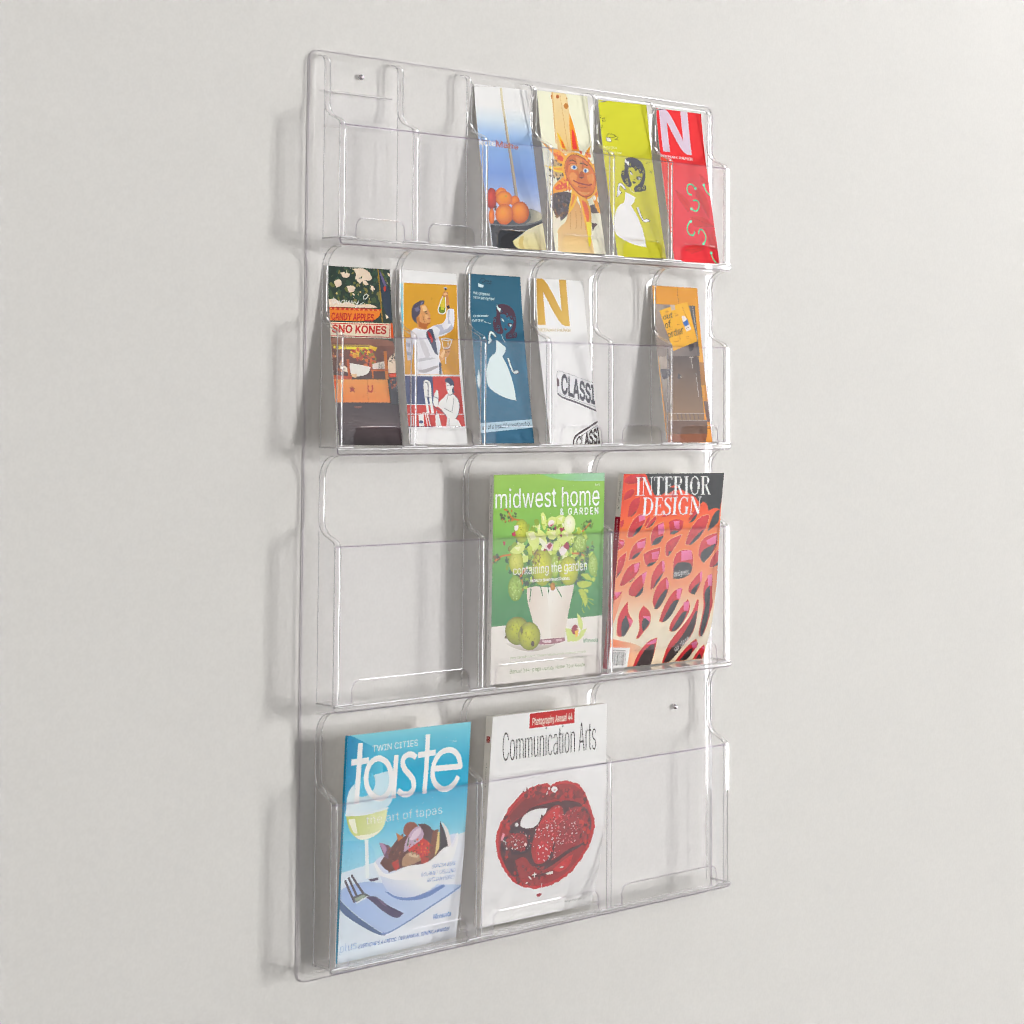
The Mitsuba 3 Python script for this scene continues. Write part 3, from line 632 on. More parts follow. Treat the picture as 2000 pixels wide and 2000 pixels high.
["P","#43283C",[758,1713,823,1709,825,1655,793,1631,772,1656]],
["S","#1A6480",0.77,[778,1684,798,1698,807,1677,789,1667]],
["S","#1A6480",0.77,[458,1550,474,1580,506,1573,499,1545,476,1547]],
["S","#1A6480",0.77,[438,1487,466,1507,508,1529,502,1500,480,1502]],
["S","#1A6480",0.77,[403,1637,419,1667,450,1660,444,1632,421,1634]],
["S","#1A6480",0.77,[666,1436,680,1465,712,1458,706,1430,684,1432]],
["S","#1A6480",0.77,[750,1450,764,1480,796,1474,789,1444,768,1447]],
["S","#43283C",1.38,[787,1423,817,1452,801,1490]],
["P","#43283C",[554,1702,600,1665,604,1630,581,1650,552,1674]],
["P","#E4F2FA",[556,1677,588,1665,600,1632,579,1634,561,1652]],
["P","#43283C",[660,1611,710,1622,755,1606,737,1571,686,1567,660,1582]],
["P","#E4F2FA",[695,1602,735,1601,732,1577,703,1571]],
["P","#53283A",[586,1545,620,1546,646,1531,615,1510,592,1520]],
["S","#43283C",0.61,[605,1573,622,1577]],
["P","#E4F2FA",[489,1860,511,1819,558,1812,536,1756,514,1787,480,1810]],
["P","#E4F2FA",[422,1386,508,1336,593,1282,572,1224,511,1163,595,1024,653,866,680,720,695,571,479,604,219,724,188,818,197,964,267,1124,336,1182,406,1206]],
["P","#E4F2FA",[271,1319,295,1459,332,1506,391,1488,438,1426,420,1409,361,1460,340,1463,319,1412,356,1378,317,1344]],
["S","#43283C",0.61,[271,1319,295,1459,332,1506,391,1488,438,1426,420,1409,361,1460,340,1463,319,1412,356,1378,317,1344]],
["P","#E4F2FA",[596,1137,633,1146,661,1032,700,964,761,988,800,950,726,922,677,943,630,1032]],
["S","#43283C",0.61,[596,1137,630,1032,677,943,726,922,800,950,761,988,700,964,661,1032,633,1146]],
["S","#E4F2FA",0.61,[530,1457,549,1406,587,1355]],
["P","#E4F2FA",[65,988,90,852,45,718,11,812]],
["P","#BFD8E6",[-16,265,985,322,969,210,-33,136]],
["T","art of a beautiful relationship..","#3A5468",[33,239,939,295,932,240,26,182],"b"],
["T","Hello gorgeous!","#CFE4EA",[69,2025,374,2015,367,1978,62,1989],"b"],
["T","You're just my type!","#CFE4EA",[68,1965,455,1955,447,1920,61,1928],"b"],
["T","we were made","#CFE4EA",[47,1714,320,1722,316,1691,43,1677],"b"],
["T","each other!","#CFE4EA",[14,1654,226,1655,222,1626,11,1619],"b"],
["S","#CFE4EA",0.61,[235,1621,358,1596]],
["P","#D8EAF0",[166,2141,204,2127,267,2117,257,2079,166,2093]],
["S","#0C3A4C",0.77,[196,2142,209,2196,281,2210,296,2174,241,2151,395,2178,405,2139,294,2140]],
["S","#0C3A4C",0.61,[297,2187,412,2166]]],
'b8': [
["V",[[2304,"#FAFBFE"],[-14,"#F8F8FB"]]],
["G","#CDA256","#DDBE78",[58,2244,612,1648],[49,2287,215,2288,488,1833,482,2288,616,2285,623,1633,448,1632,160,2095,159,1639,10,1635]],
["T","NEENAH PAPER","#C9B68A",[8,1587,631,1594,623,1553,-1,1546],"b"],
["P","#F1F1F4",[267,992,325,1017,955,847,956,506,318,664,247,707]],
["S","#8A8890",0.61,[247,707,267,992,325,1017,955,847]],
["S","#55505A",2.6,[248,694,315,643,601,574,955,459]],
["S","#9A98A0",0.61,[270,714,338,670,952,509]],
["P","#5A4A50",[266,922,311,876,289,795,252,801]],
["T","CLASSI","#42434E",[358,964,978,799,945,554,314,710],"h"],
["S","#453C42",2.6,[425,-16,460,104,688,198,957,313]],
["S","#8A8088",0.61,[472,-17,497,76,948,262]],
["T","CLASSI","#2E2428",[511,92,977,234,962,18,473,-44],"h"],
["P","#6A5A5C",[916,867,953,861,954,840]]],
'b9': [
["G","#D8942E","#E8AC44",[251,2257,853,2035],[-95,2271,985,2288,1000,1213,967,-22,549,-19,-164,1614]],
["V",[[2285,"#DA9830"],[1778,"#E0A038"],[1202,"#E2A850"],[-18,"#E89A1E"]]],
["S","#A06A2A",1.07,[525,2268,527,2023]],
["P","#B07C48",[847,1174,1007,1170,995,835,849,833]],
["P","#D8942E",[900,834,995,835,993,605,896,604]],
["P","#7A5A50",[862,600,997,601,991,299,885,299]],
["G","#93857C","#6A5F5C",[114,1908,788,1497],[-24,2002,875,2004,871,1268,839,1260,-1,1243,-22,1618]],
["G","#A89A90","#8A7C74",[20,1990,205,1482],[-24,2002,204,1989,222,1454,170,1367,0,1391]],
["P","#5A5250",[766,2003,875,2004,882,1268,840,1268]],
["S","#D8D0C8",0.77,[823,1991,874,1514]],
["G","#4A3C38","#86684E",[500,1232,458,419],[9,1243,856,1261,843,421,814,7,2,12,20,629]],
["G","#B0A498","#6A605C",[108,1224,70,432],[9,1239,172,1242,196,1055,162,432,46,432]],
["P","#48424A",[28,1059,259,1063,235,970,82,897,37,939]],
["P","#2E282C",[654,1436,779,1432,758,1352,680,1322]],
["P","#3A3236",[384,1001,442,973,412,916,353,929]],
["S","#CFC6C0",1.07,[658,1241,735,1242]],
["S","#CFC6C0",0.92,[692,1236,703,1085]],
["S","#D8D0CC",0.92,[762,1000,767,663]],
["P","#C8C0B8",[425,973,457,938,435,931]],
["S","#5E5450",2.14,[271,412,280,341]],
["S","#5E5450",2.14,[357,412,366,341]],
["S","#5E5450",2.14,[444,412,453,341]],
["S","#5E5450",2.14,[531,412,540,342]],
["S","#5E5450",2.14,[618,413,627,342]],
["S","#5E5450",2.14,[706,413,715,342]],
["S","#B8AEA4",0.92,[99,421,864,421]],
["S","#A89E94",0.92,[83,322,889,321]],
["P","#644636",[81,313,895,318,862,128,142,123,53,137]],
["P","#84481E",[20,123,862,128,812,-7,-1,-2]],
["S","#E08A2A",1.23,[895,292,968,292]],
["S","#8A4A1A",0.92,[870,207,985,206]],
["G","#EDB838","#E8B048",[217,1911,671,1408],[114,1908,709,2066,737,2031,870,1482,332,1325]],
["P","#CDB8A4",[345,2002,442,2001,450,1934,370,1919]],
["P","#E9DCD4",[571,1837,626,1861,692,1798,758,1652,651,1618,615,1694]],
["P","#3E66A8",[577,1768,612,1749,693,1809,718,1726,621,1686]],
["S","#6A5A58",0.61,[653,1667,708,1683]],
["T","out","#54341E",[173,1844,384,1896,380,1816,186,1777],"b"],
["T","of","#54341E",[197,1736,330,1779,333,1679,211,1651],"b"],
["T","order","#54341E",[224,1597,580,1693,587,1593,254,1512],"b"],
["S","#B0682A",0.77,[236,1898,278,1913,308,1897,245,1886]],
["S","#B0682A",0.77,[430,1876,501,1864]],
["S","#B0682A",0.77,[447,1840,520,1850]],
["S","#B0682A",0.77,[462,1711,515,1720]],
["S","#B0682A",0.77,[606,1975,632,1926,658,1869,685,1827]],
["S","#B0682A",0.77,[222,1611,349,1643]],
["S","#B0682A",0.77,[638,1551,690,1545]],
["S","#B0682A",0.77,[645,1522,675,1516]],
["S","#B0682A",0.77,[504,1562,478,1518]],
["S","#B0682A",0.77,[356,1457,472,1475]],
["S","#B0682A",0.77,[486,1504,518,1512,505,1490]]],
'mid': [
["V",[[2769,"#9CC564"],[2392,"#8FC05A"],[1921,"#7DB45A"],[1451,"#5E9C5A"],[1059,"#468A54"],[778,"#3E8250"],[770,"#4A8656"]]],
["G","#9FCBA8","#8FC58A",[1704,2742,1263,2654],[783,2769,2076,2769,2072,2644,1263,2651]],
["G","#EFEBE4","#DEDAD6",[1005,778,1022,75],[-52,759,2116,794,2140,-106,-32,-87]],
["G","#B9B2A6","#E2DED8",[457,411,454,549],[255,532,926,456,1187,454,1014,403,713,377,372,463]],
["R",101,240,[1049,1621,752,-31,9,-376],20,44,["#2E5A34","#3E6B3C","#5E8A42","#8FAE4C","#2C5238","#7A9A46","#A8BE5A","#6E5A34","#24482E"]],
["R",112,120,[1043,1840,684,-24,7,-298],16,40,["#DCE894","#C2D46C","#EFF5C4","#A8BE4E","#8CA83C","#B8CC60"]],
["R",113,60,[1693,1451,248,-11,8,-318],14,30,["#355A3C","#2E5040","#7A9A46","#A8BE5A","#C2D46C"]],
["R",114,60,[495,1473,234,-10,7,-294],14,30,["#355A3C","#5E8A42","#7A9A46","#C2D46C","#2A4A30"]],
["S","#C4742E",2.37,[202,2294,254,2285,341,2159,521,2146,543,2091]],
["S","#C4742E",2.37,[10,1602,113,1659,174,1687,321,1693]],
["S","#C4742E",2.37,[1800,2077,1723,2007,1657,1962]],
["S","#C4742E",2.37,[1464,1667,1620,1661,1688,1626]],
["S","#C4742E",2.37,[496,1411,460,1181,440,1105]],
["S","#C4742E",2.37,[600,1499,497,1380]],
["R",102,26,[266,2207,147,-4,2,-93],8,16,["#3A4A2A","#4E5A2E","#C07A3A"]],
["R",103,14,[71,1645,83,-3,1,-54],8,15,["#2E4032","#6A4A2E"]],
["R",104,18,[1745,2039,112,-3,2,-80],8,16,["#3E5A2E","#6A8A3A"]],
["R",105,24,[478,1288,127,-6,3,-139],8,16,["#2E4A3A","#234036","#C4742E"]],
["R",106,26,[1731,1704,180,-7,5,-175],9,18,["#355A3C","#2E5040","#B0683A","#7A9A46"]],
["B",[514,1999,128,-4,4,-163],"#8FA22C","#D9DC6A",[-0.25,-0.3]],
["B",[429,1584,131,-6,4,-155],"#A5B040","#DCDC80",[-0.25,-0.3]],
["B",[911,1501,191,-8,6,-250],"#96A02C","#D6D85C",[-0.25,-0.3]],
["B",[1400,1432,182,-8,5,-202],"#96A02C","#D8DA60",[-0.25,-0.3]],
["B",[1606,1796,123,-4,3,-121],"#7FA23E","#C4D884",[-0.25,-0.3]],
["R",107,40,[1606,1796,107,-4,3,-105],5,9,["#8CB04A","#D4E49A","#A8C468"]],
["B",[420,1245,131,-7,4,-170],"#7A9C40","#AFC872",[-0.25,-0.3]],
["R",108,40,[420,1245,114,-6,4,-154],5,9,["#88AA4A","#C6D890"]],
["B",[1864,1492,90,-4,4,-152],"#86A848","#C0D688",[-0.25,-0.3]],
["R",109,26,[1864,1492,72,-3,3,-134],5,8,["#8CB04A","#D0E098"]],
["B",[1143,1507,74,-3,4,-157],"#93AE48","#C2D67C",[-0.25,-0.3]],
["R",110,26,[1143,1507,61,-3,3,-138],5,8,["#9CB850","#D8E4A0"]],
["R",115,50,[1063,1918,484,-16,5,-189],10,24,["#F4F7D8","#E2ECA4","#D0DE80","#9A2A44","#7FA23E"]],
["P","#DCE894",[861,2222,904,2245,970,2172,962,2078,886,2081]],
["P","#DCE894",[993,2140,1057,2185,1144,2167,1147,2073,1038,2045]],
["P","#DCE894",[1144,2167,1252,2212,1320,2162,1278,2069,1168,2072]],
["P","#DCE894",[801,2021,888,2002,976,1921,935,1844,827,1864]],
["P","#DCE894",[589,1981,716,2008,847,1925,828,1801,700,1775,634,1855]],
["P","#DCE894",[975,1984,1148,2002,1194,1929,1108,1854,999,1889]],
["P","#DCE894",[1258,1975,1412,1986,1481,1904,1372,1813,1261,1880]],
["P","#DCE894",[299,1728,423,1832,593,1810,553,1718,426,1692]],
["P","#DCE894",[698,1868,848,1894,829,1770,724,1680]],
["P","#DCE894",[1109,1838,1207,1850,1221,1724,1134,1711]],
["P","#DCE894",[532,1673,639,1668,641,1591,556,1579]],
["P","#DCE894",[1174,1851,1282,1911,1371,1876,1285,1784]],
["P","#EFF5C4",[632,1964,738,1984,783,1896,698,1868]],
["P","#EFF5C4",[883,2190,926,2189,928,2111]],
["P","#EFF5C4",[1040,1966,1149,1978,1129,1916]],
["P","#EFF5C4",[1281,1958,1391,1962,1370,1892]],
["P","#EFF5C4",[382,1787,508,1797,467,1737]],
["P","#EFF5C4",[1188,2150,1275,2179,1255,2101]],
["B",[1404,2065,111,-3,3,-127],"#DDE6A8","#FBFBEC",[-0.25,-0.3]],
["P","#F2F4DC",[826,1911,935,1860,1024,1763,959,1734,871,1815]],
["P","#F0D8DC",[947,1781,1022,1841,1099,1807,1090,1729,1003,1709]],
["P","#9A2A44",[980,1780,1044,1832,1084,1792,1035,1731]],
["P","#F4E8E8",[1210,1724,1285,1784,1374,1750,1332,1656,1245,1644]],
["P","#96243C",[1285,1769,1350,1829,1406,1796,1397,1717,1330,1735]],
["P","#F4E8E4",[994,2093,1058,2146,1124,2105,1082,2043,1017,2045]],
["P","#B0284A",[998,2093,1038,2060,1116,2086,1060,2041]],
["P","#B02C48",[335,1974,398,2003,410,1940,357,1934]],
["P","#F2ECE8",[375,2073,459,2078,450,2016,398,2003]],
["P","#A83A4A",[180,1871,222,1877,223,1823,192,1825]],
["P","#C88A8A",[1717,1371,1773,1384,1786,1320,1741,1314]],
["R",111,30,[789,1647,86,-3,2,-94],7,13,["#8A7A34","#6A6A2E","#A09040"]],
["S","#2E6A3C",2.19,[863,1254,910,1127]],
["S","#2E6A3C",2.19,[1014,1278,1028,1152]],
["S","#2E6A3C",2.19,[1168,1223,1281,1091]],
["S","#2E6A3C",2.19,[712,1292,686,1061]],
["S","#2E6A3C",2.19,[776,1305,694,1169]],
["S","#2E6A3C",2.19,[1522,1142,1436,1036]],
["G","#E2D6CC","#F7F3EC",[675,1077,1393,991],[632,1234,756,1259,1081,1219,1509,1241,1499,1175,1401,849,1352,534,847,536,746,794,627,1095]],
["G","#F6F1EA","#E2D8CE",[996,1138,1394,959],[994,1216,1509,1241,1499,1175,1401,849,1352,534,1098,538]],
["S","#3E7444",1.64,[874,1253,920,1126]],
["S","#3E7444",1.64,[1014,1262,1035,1151]],
["S","#3E7444",1.64,[1179,1215,1276,1092]],
["S","#3E7444",1.64,[703,1231,686,1061]],
["B",[1106,1234,48,-2,1,-56],"#A06A2E","#C8904A",[-0.25,-0.3]],
["P","#9A6A74",[855,538,1350,537,1357,489,1187,460,883,465,852,492]],
["P","#DCC8CC",[925,521,1098,519,1099,483,947,485]],
["P","#C8A8B0",[1185,523,1295,522,1296,493,1197,488]],
["P","#B8C860",[1563,1267,1697,1292,1855,1253,1833,1206,1699,1181,1587,1202]],
["P","#B8C860",[1650,1374,1784,1383,1854,1285,1741,1290]],
["P","#B8C860",[1588,1170,1699,1181,1793,1017,1728,925,1658,1040]],
["S","#8FB04A",1.27,[1681,1023,1662,913,1708,847]],
["S","#8FB04A",1.27,[1748,1051,1884,1012]],
["S","#8FB04A",1.27,[1771,1018,1885,948]],
["S","#8FB04A",1.27,[1750,971,1819,888]],
["B",[472,679,226,-14,5,-188],"#767C28","#C0C654",[-0.25,-0.3]],
["B",[691,596,204,-13,5,-189],"#80862A","#CCD05C",[-0.25,-0.3]],
["B",[753,491,30,-2,1,-37],"#4A3A20","#4A3A20",[0,0]],
["B",[263,608,21,-1,1,-21],"#5A4A28","#5A4A28",[0,0]],
["P","#6A6A2A",[514,700,545,744,578,665,548,620]],
["P","#D2DE90",[1574,847,1642,803,1701,704,1670,595,1601,679]],
["P","#D2DE90",[1357,662,1491,638,1604,552,1495,480,1406,470]],
["P","#D2DE90",[1625,598,1770,637,1694,515,1606,473]],
["P","#D2DE90",[1449,515,1671,548,1628,471,1473,466]],
["P","#8E2438",[1468,648,1533,707,1605,671,1614,599,1537,556,1481,592]],
["P","#E8C060",[1536,604,1613,631,1604,536,1560,523]],
["P","#F4E8C8",[1568,649,1606,655,1607,623]],
["T","midwest home","#FFFFFF",[33,2564,1965,2584,1972,2311,39,2315],""],
["T","& GARDEN","#FFFFFF",[1220,2282,1950,2286,1953,2190,1222,2197],"bw"],
["T","2002","#EAF2D8",[1876,2604,1973,2607,1974,2578,1877,2575],""],
["T","containing the garden","#FFFFFF",[371,1537,1748,1567,1751,1429,374,1423],""],
["T","vessels for blossoms and bloomers","#FAFAF4",[681,1356,1417,1356,1418,1313,682,1312],"b"],
["T","Minnesota","#5E8A6A",[1706,495,1988,492,1989,435,1707,444],"b"],
["T","Peter Rechelbacher's Tibetan-influenced home store lunch with","#A4B488",[349,344,1759,336,1760,304,350,314],""],
["T","the chef at Three Fish a peek inside the historic Louis Hill house","#A4AC94",[340,281,1774,271,1775,240,341,247],""],
["T","Bonus! 144-page Luxury Home Tour Guide","#5C7832",[347,179,1743,172,1745,121,349,124],""]],
'int': [
["V",[[2732,"#E0452A"],[2166,"#EC5C26"],[1899,"#EE7A40"],[1499,"#F0855A"],[1132,"#F09C78"],[914,"#F2C0A0"],[627,"#F6E6CE"],[321,"#F7E8D4"],[-24,"#F4DCC0"]]],
["G","#F07848","#F3D8B8",[36,165,789,247],[-90,449,195,383,560,311,803,179,927,-164,-29,-91]],
["G","#F3A080","#F3A080",[-66,1049,180,875],[-70,1082,161,1039,62,717,-11,558]],
["P","#24282E",[383,2736,2074,2722,2070,2416,2033,2191,1917,2221,1798,2179,1749,2285,1645,2312,1631,2245,1500,2387,1272,2454,1042,2561,921,2574,829,2550,693,2502,531,2669]],
["P","#24282E",[443,2725,998,2721,1031,2556,927,2524,854,2442,717,2399,626,2428,571,2536,488,2636]],
["P","#24282E",[831,2533,1168,2512,1033,2439,917,2416]],
["P","#24282E",[2033,2191,2037,2008,1930,1943,1800,1878,1861,2029,1925,2146]],
["S","#F7B08A",1.64,[161,1855,202,2001,315,2130,474,2167,509,2060,448,1979,278,1836,199,1825,161,1855]],
["G","#D23440","#B01A24",[278,2172,363,1820],[161,1855,202,2001,315,2130,474,2167,509,2060,448,1979,278,1836,199,1825]],
["G","#EE86B4","#D03A58",[278,2172,363,1820],[362,2129,487,2159,496,2077,382,2046]],
["P","#24242C",[266,1836,335,1949,457,2003,408,1914]],
["S","#F7B08A",1.64,[626,1843,683,1973,877,2035,908,1852,778,1739,663,1710,626,1843]],
["G","#D23440","#B01A24",[711,2039,793,1706],[626,1843,683,1973,877,2035,908,1852,778,1739,663,1710]],
["G","#EE86B4","#D03A58",[711,2039,793,1706],[764,1988,879,2018,894,1869,789,1855]],
["P","#24242C",[663,1710,724,1807,897,1839,847,1754,757,1710]],
["S","#F2703A",1.64,[985,2032,1124,2079,1284,2042,1282,1942,1192,1877,1027,1848,985,2032]],
["G","#D23440","#B01A24",[1112,2079,1183,1844],[985,2032,1124,2079,1284,2042,1282,1942,1192,1877,1027,1848]],
["G","#EE86B4","#D03A58",[1112,2079,1183,1844],[1080,2038,1200,2044,1211,1927,1115,1929]],
["P","#24242C",[1013,1865,1093,1910,1202,1894,1099,1846]],
["S","#F7B08A",1.64,[1352,1706,1408,1888,1586,2069,1790,2132,1832,2080,1727,1863,1568,1733,1403,1684,1352,1706]],
["G","#D23440","#B01A24",[1533,2137,1624,1678],[1352,1706,1408,1888,1586,2069,1790,2132,1832,2080,1727,1863,1568,1733,1403,1684]],
["P","#24242C",[1427,1687,1560,1817,1723,1914,1658,1815,1498,1701]],
["S","#F7B08A",1.64,[234,1510,252,1657,376,1784,535,1816,548,1697,421,1586,234,1510]],
["G","#D23440","#B01A24",[354,1821,434,1503],[234,1510,252,1657,376,1784,535,1816,548,1697,421,1586]],
["G","#EE86B4","#D03A58",[354,1821,434,1503],[368,1751,527,1780,526,1681,389,1669]],
["P","#24242C",[279,1512,328,1589,463,1625,401,1553]],
["S","#F7B08A",1.64,[962,1551,936,1685,1010,1782,1267,1845,1205,1744,1076,1597,1022,1536,962,1551]],
["G","#D23440","#B01A24",[1027,1852,1106,1533],[962,1551,936,1685,1010,1782,1267,1845,1205,1744,1076,1597,1022,1536]],
["P","#24242C",[1010,1541,1026,1616,1087,1605]],
["S","#F7B08A",1.64,[534,1500,514,1583,624,1637,843,1671,842,1572,783,1458,602,1407,534,1500]],
["G","#D23440","#B01A24",[639,1677,714,1403],[534,1500,514,1583,624,1637,843,1671,842,1572,783,1458,602,1407]],
["G","#EE86B4","#D03A58",[639,1677,714,1403],[675,1602,825,1622,813,1507,696,1511]],
["P","#24242C",[590,1407,643,1463,782,1471,694,1415]],
["S","#F7B08A",1.64,[1148,1229,1121,1496,1217,1618,1481,1621,1534,1516,1534,1314,1445,1234,1185,1207,1148,1229]],
["G","#D23440","#B01A24",[1285,1628,1374,1200],[1148,1229,1121,1496,1217,1618,1481,1621,1534,1516,1534,1314,1445,1234,1185,1207]],
["G","#EE86B4","#D03A58",[1285,1628,1374,1200],[1278,1608,1482,1615,1518,1483,1291,1465]],
["P","#24242C",[1149,1220,1143,1395,1257,1455,1499,1433,1534,1314,1410,1227,1257,1204]],
["S","#F7B08A",1.64,[1633,1546,1655,1714,1781,1811,2000,1848,2041,1719,1950,1569,1766,1423,1675,1494,1633,1546]],
["G","#D23440","#B01A24",[1767,1854,1855,1420],[1633,1546,1655,1714,1781,1811,2000,1848,2041,1719,1950,1569,1766,1423,1675,1494]],
["G","#EE86B4","#D03A58",[1767,1854,1855,1420],[1787,1744,2002,1822,1989,1687,1817,1675]],
["P","#24242C",[1667,1494,1713,1611,1988,1695,1916,1537,1754,1421]],
["S","#F7B08A",1.64,[1882,1360,1908,1486,2080,1633,2110,1428,1969,1349,1882,1360]],
["G","#D23440","#B01A24",[1949,1637,2023,1347],[1882,1360,1908,1486,2080,1633,2110,1428,1969,1349]],
["P","#24242C",[1956,1349,2095,1454,2077,1379]],
["S","#F7B08A",1.64,[16,1517,56,1565,175,1626,151,1431,12,1257,16,1517]],
["G","#D23440","#B01A24",[42,1631,130,1252],[16,1517,56,1565,175,1626,151,1431,12,1257]],
["P","#24242C",[11,1265,48,1337,122,1383]],
["S","#F7B08A",1.64,[90,1164,152,1317,252,1444,456,1478,457,1354,364,1259,149,1146,90,1164]],
["G","#D23440","#B01A24",[229,1486,313,1139],[90,1164,152,1317,252,1444,456,1478,457,1354,364,1259,149,1146]],
["G","#EE86B4","#D03A58",[229,1486,313,1139],[344,1441,445,1470,434,1355,368,1325]],
["P","#24242C",[257,1190,386,1267,324,1212]],
["S","#F7B08A",1.64,[708,1064,700,1246,788,1408,920,1495,972,1402,950,1319,836,1175,708,1064]],
["G","#D23440","#B01A24",[793,1499,886,1057],[708,1064,700,1246,788,1408,920,1495,972,1402,950,1319,836,1175]],
["G","#EE86B4","#D03A58",[793,1499,886,1057],[898,1479,947,1469,961,1327,925,1329]],
["P","#24242C",[753,1079,809,1209,950,1319,879,1206]],
["S","#F7B08A",1.64,[275,1034,287,1132,410,1258,608,1349,563,1120,486,992,348,998,275,1034]],
["G","#D23440","#B01A24",[376,1357,463,993],[275,1034,287,1132,410,1258,608,1349,563,1120,486,992,348,998]],
["G","#EE86B4","#D03A58",[376,1357,463,993],[520,1303,609,1340,569,1169,546,1170]],
["P","#24242C",[407,982,499,1073,561,1136,560,1046,486,992]],
["S","#F7B08A",1.64,[763,913,799,1077,903,1205,1016,1250,1078,1148,1066,1015,909,790,825,802,763,913]],
["G","#D23440","#B01A24",[867,1256,973,786],[763,913,799,1077,903,1205,1016,1250,1078,1148,1066,1015,909,790,825,802]],
["G","#EE86B4","#D03A58",[867,1256,973,786],[1007,1217,1071,1165,1057,1074,1021,1084]],
["P","#24242C",[813,803,867,925,1010,1076,1059,1066,1009,918,886,787]],
["S","#F7B08A",1.64,[944,621,1001,802,1137,1012,1292,1089,1357,1053,1319,904,1140,661,1031,592,944,621]],
["G","#D23440","#B01A24",[1092,1098,1214,582],[944,621,1001,802,1137,1012,1292,1089,1357,1053,1319,904,1140,661,1031,592]],
["G","#EE86B4","#D03A58",[1092,1098,1214,582],[1237,1058,1341,1079,1329,920,1257,923]],
["P","#24242C",[1006,602,1061,715,1199,909,1307,904,1224,740,1099,613]],
["S","#F7B08A",1.64,[1174,475,1177,576,1340,768,1487,904,1552,825,1542,708,1366,481,1254,445,1174,475]],
["G","#D23440","#B01A24",[1294,913,1427,435],[1174,475,1177,576,1340,768,1487,904,1552,825,1542,708,1366,481,1254,445]],
["G","#EE86B4","#D03A58",[1294,913,1427,435],[1409,866,1527,877,1526,734,1427,747]],
["P","#24242C",[1215,456,1295,586,1416,739,1503,726,1441,578,1301,451]],
["S","#F7B08A",1.64,[1465,1048,1524,1163,1727,1315,1748,1222,1702,1072,1622,965,1509,996,1465,1048]],
["G","#D23440","#B01A24",[1567,1321,1656,964],[1465,1048,1524,1163,1727,1315,1748,1222,1702,1072,1622,965,1509,996]],
["G","#EE86B4","#D03A58",[1567,1321,1656,964],[1694,1283,1741,1298,1742,1155,1706,1148]],
["P","#24242C",[1521,995,1581,1077,1706,1148,1659,1040,1622,965]],
["S","#F7B08A",1.64,[1792,966,1792,1136,1927,1266,1970,1196,1976,958,2032,819,1986,685,1934,397,1877,340,1818,369,1813,541,1845,794,1792,966]],
["G","#D23440","#B01A24",[1797,1270,2025,331],[1792,966,1792,1136,1927,1266,1970,1196,1976,958,2032,819,1986,685,1934,397,1877,340,1818,369,1813,541,1845,794]],
["G","#EE86B4","#D03A58",[1797,1270,2025,331],[1856,1234,1953,1248,1956,1078,1883,1081]],
["P","#24242C",[1825,914,1830,1033,1918,1088,1954,874,1973,686,1903,338,1843,367,1832,574,1882,792]],
["S","#F7B08A",1.64,[114,470,106,633,117,731,184,842,277,927,296,771,414,650,376,586,299,475,189,433,114,470]],
["G","#D23440","#B01A24",[180,932,289,427],[114,470,106,633,117,731,184,842,277,927,296,771,414,650,376,586,299,475,189,433]],
["G","#EE86B4","#D03A58",[180,932,289,427],[304,705,414,650,378,570,321,655]],
["P","#24242C",[211,440,185,646,266,731,337,621,357,554,269,436]],
["S","#F7B08A",1.64,[524,693,525,776,596,855,722,782,771,680,751,566,647,488,570,393,517,397,570,526,524,693]],
["G","#D23440","#B01A24",[561,856,678,387],[524,693,525,776,596,855,722,782,771,680,751,566,647,488,570,393,517,397,570,526]],
["G","#EE86B4","#D03A58",[561,856,678,387],[604,706,757,698,757,607,618,688]],
["P","#24242C",[602,541,599,656,653,687,757,607,647,488]],
["S","#F7B08A",1.64,[1141,5,1183,238,1294,383,1451,527,1615,704,1682,895,1720,885,1719,665,1690,377,1492,201,1296,-6,1141,5]],
["G","#D23440","#B01A24",[1364,910,1635,-31],[1141,5,1183,238,1294,383,1451,527,1615,704,1682,895,1720,885,1719,665,1690,377,1492,201,1296,-6]],
["P","#2A120E",[1171,3,1246,183,1432,324,1554,504,1683,734,1714,724,1700,427,1533,233,1330,8]],
["S","#F7B08A",1.64,[510,-25,584,177,769,348,943,379,940,170,893,-11,748,-34,510,-25]],
["G","#D23440","#B01A24",[695,394,833,-48],[510,-25,584,177,769,348,943,379,940,170,893,-11,748,-34]],
["G","#EE86B4","#D03A58",[695,394,833,-48],[730,301,908,373,948,354,914,289]],
["P","#2A120E",[571,-21,679,187,828,294,914,289,935,137,893,-11]],
["S","#F7B08A",1.64,[1430,15,1558,146,1697,273,1786,311,1850,229,1772,114,1654,-1,1430,15]],
["G","#D23440","#B01A24",[1602,322,1755,-9],[1430,15,1558,146,1697,273,1786,311,1850,229,1772,114,1654,-1]],
["G","#EE86B4","#D03A58",[1602,322,1755,-9],[1702,256,1820,283,1841,178,1756,167]],
["P","#2A120E",[1520,15,1657,156,1750,184,1765,97,1666,1]],
["S","#F7B08A",1.64,[1817,16,1892,140,1997,211,2045,147,2018,2,1817,16]],
["G","#D23440","#B01A24",[1889,218,2015,2],[1817,16,1892,140,1997,211,2045,147,2018,2]],
["G","#EE86B4","#D03A58",[1889,218,2015,2],[1959,170,2016,193,2038,131]],
["P","#2A120E",[1884,11,1934,94,2016,7]],
["S","#F2703A",1.64,[143,2117,157,2297,240,2377,353,2400,368,2276,267,2147,143,2117]],
["G","#D23440","#B01A24",[214,2402,293,2114],[143,2117,157,2297,240,2377,353,2400,368,2276,267,2147]],
["P","#24242C",[189,2116,329,2211,267,2147]],
["S","#F2703A",1.64,[24,2348,45,2461,199,2525,251,2483,192,2394,24,2348]],
["G","#D23440","#B01A24",[109,2526,176,2345],[24,2348,45,2461,199,2525,251,2483,192,2394]],
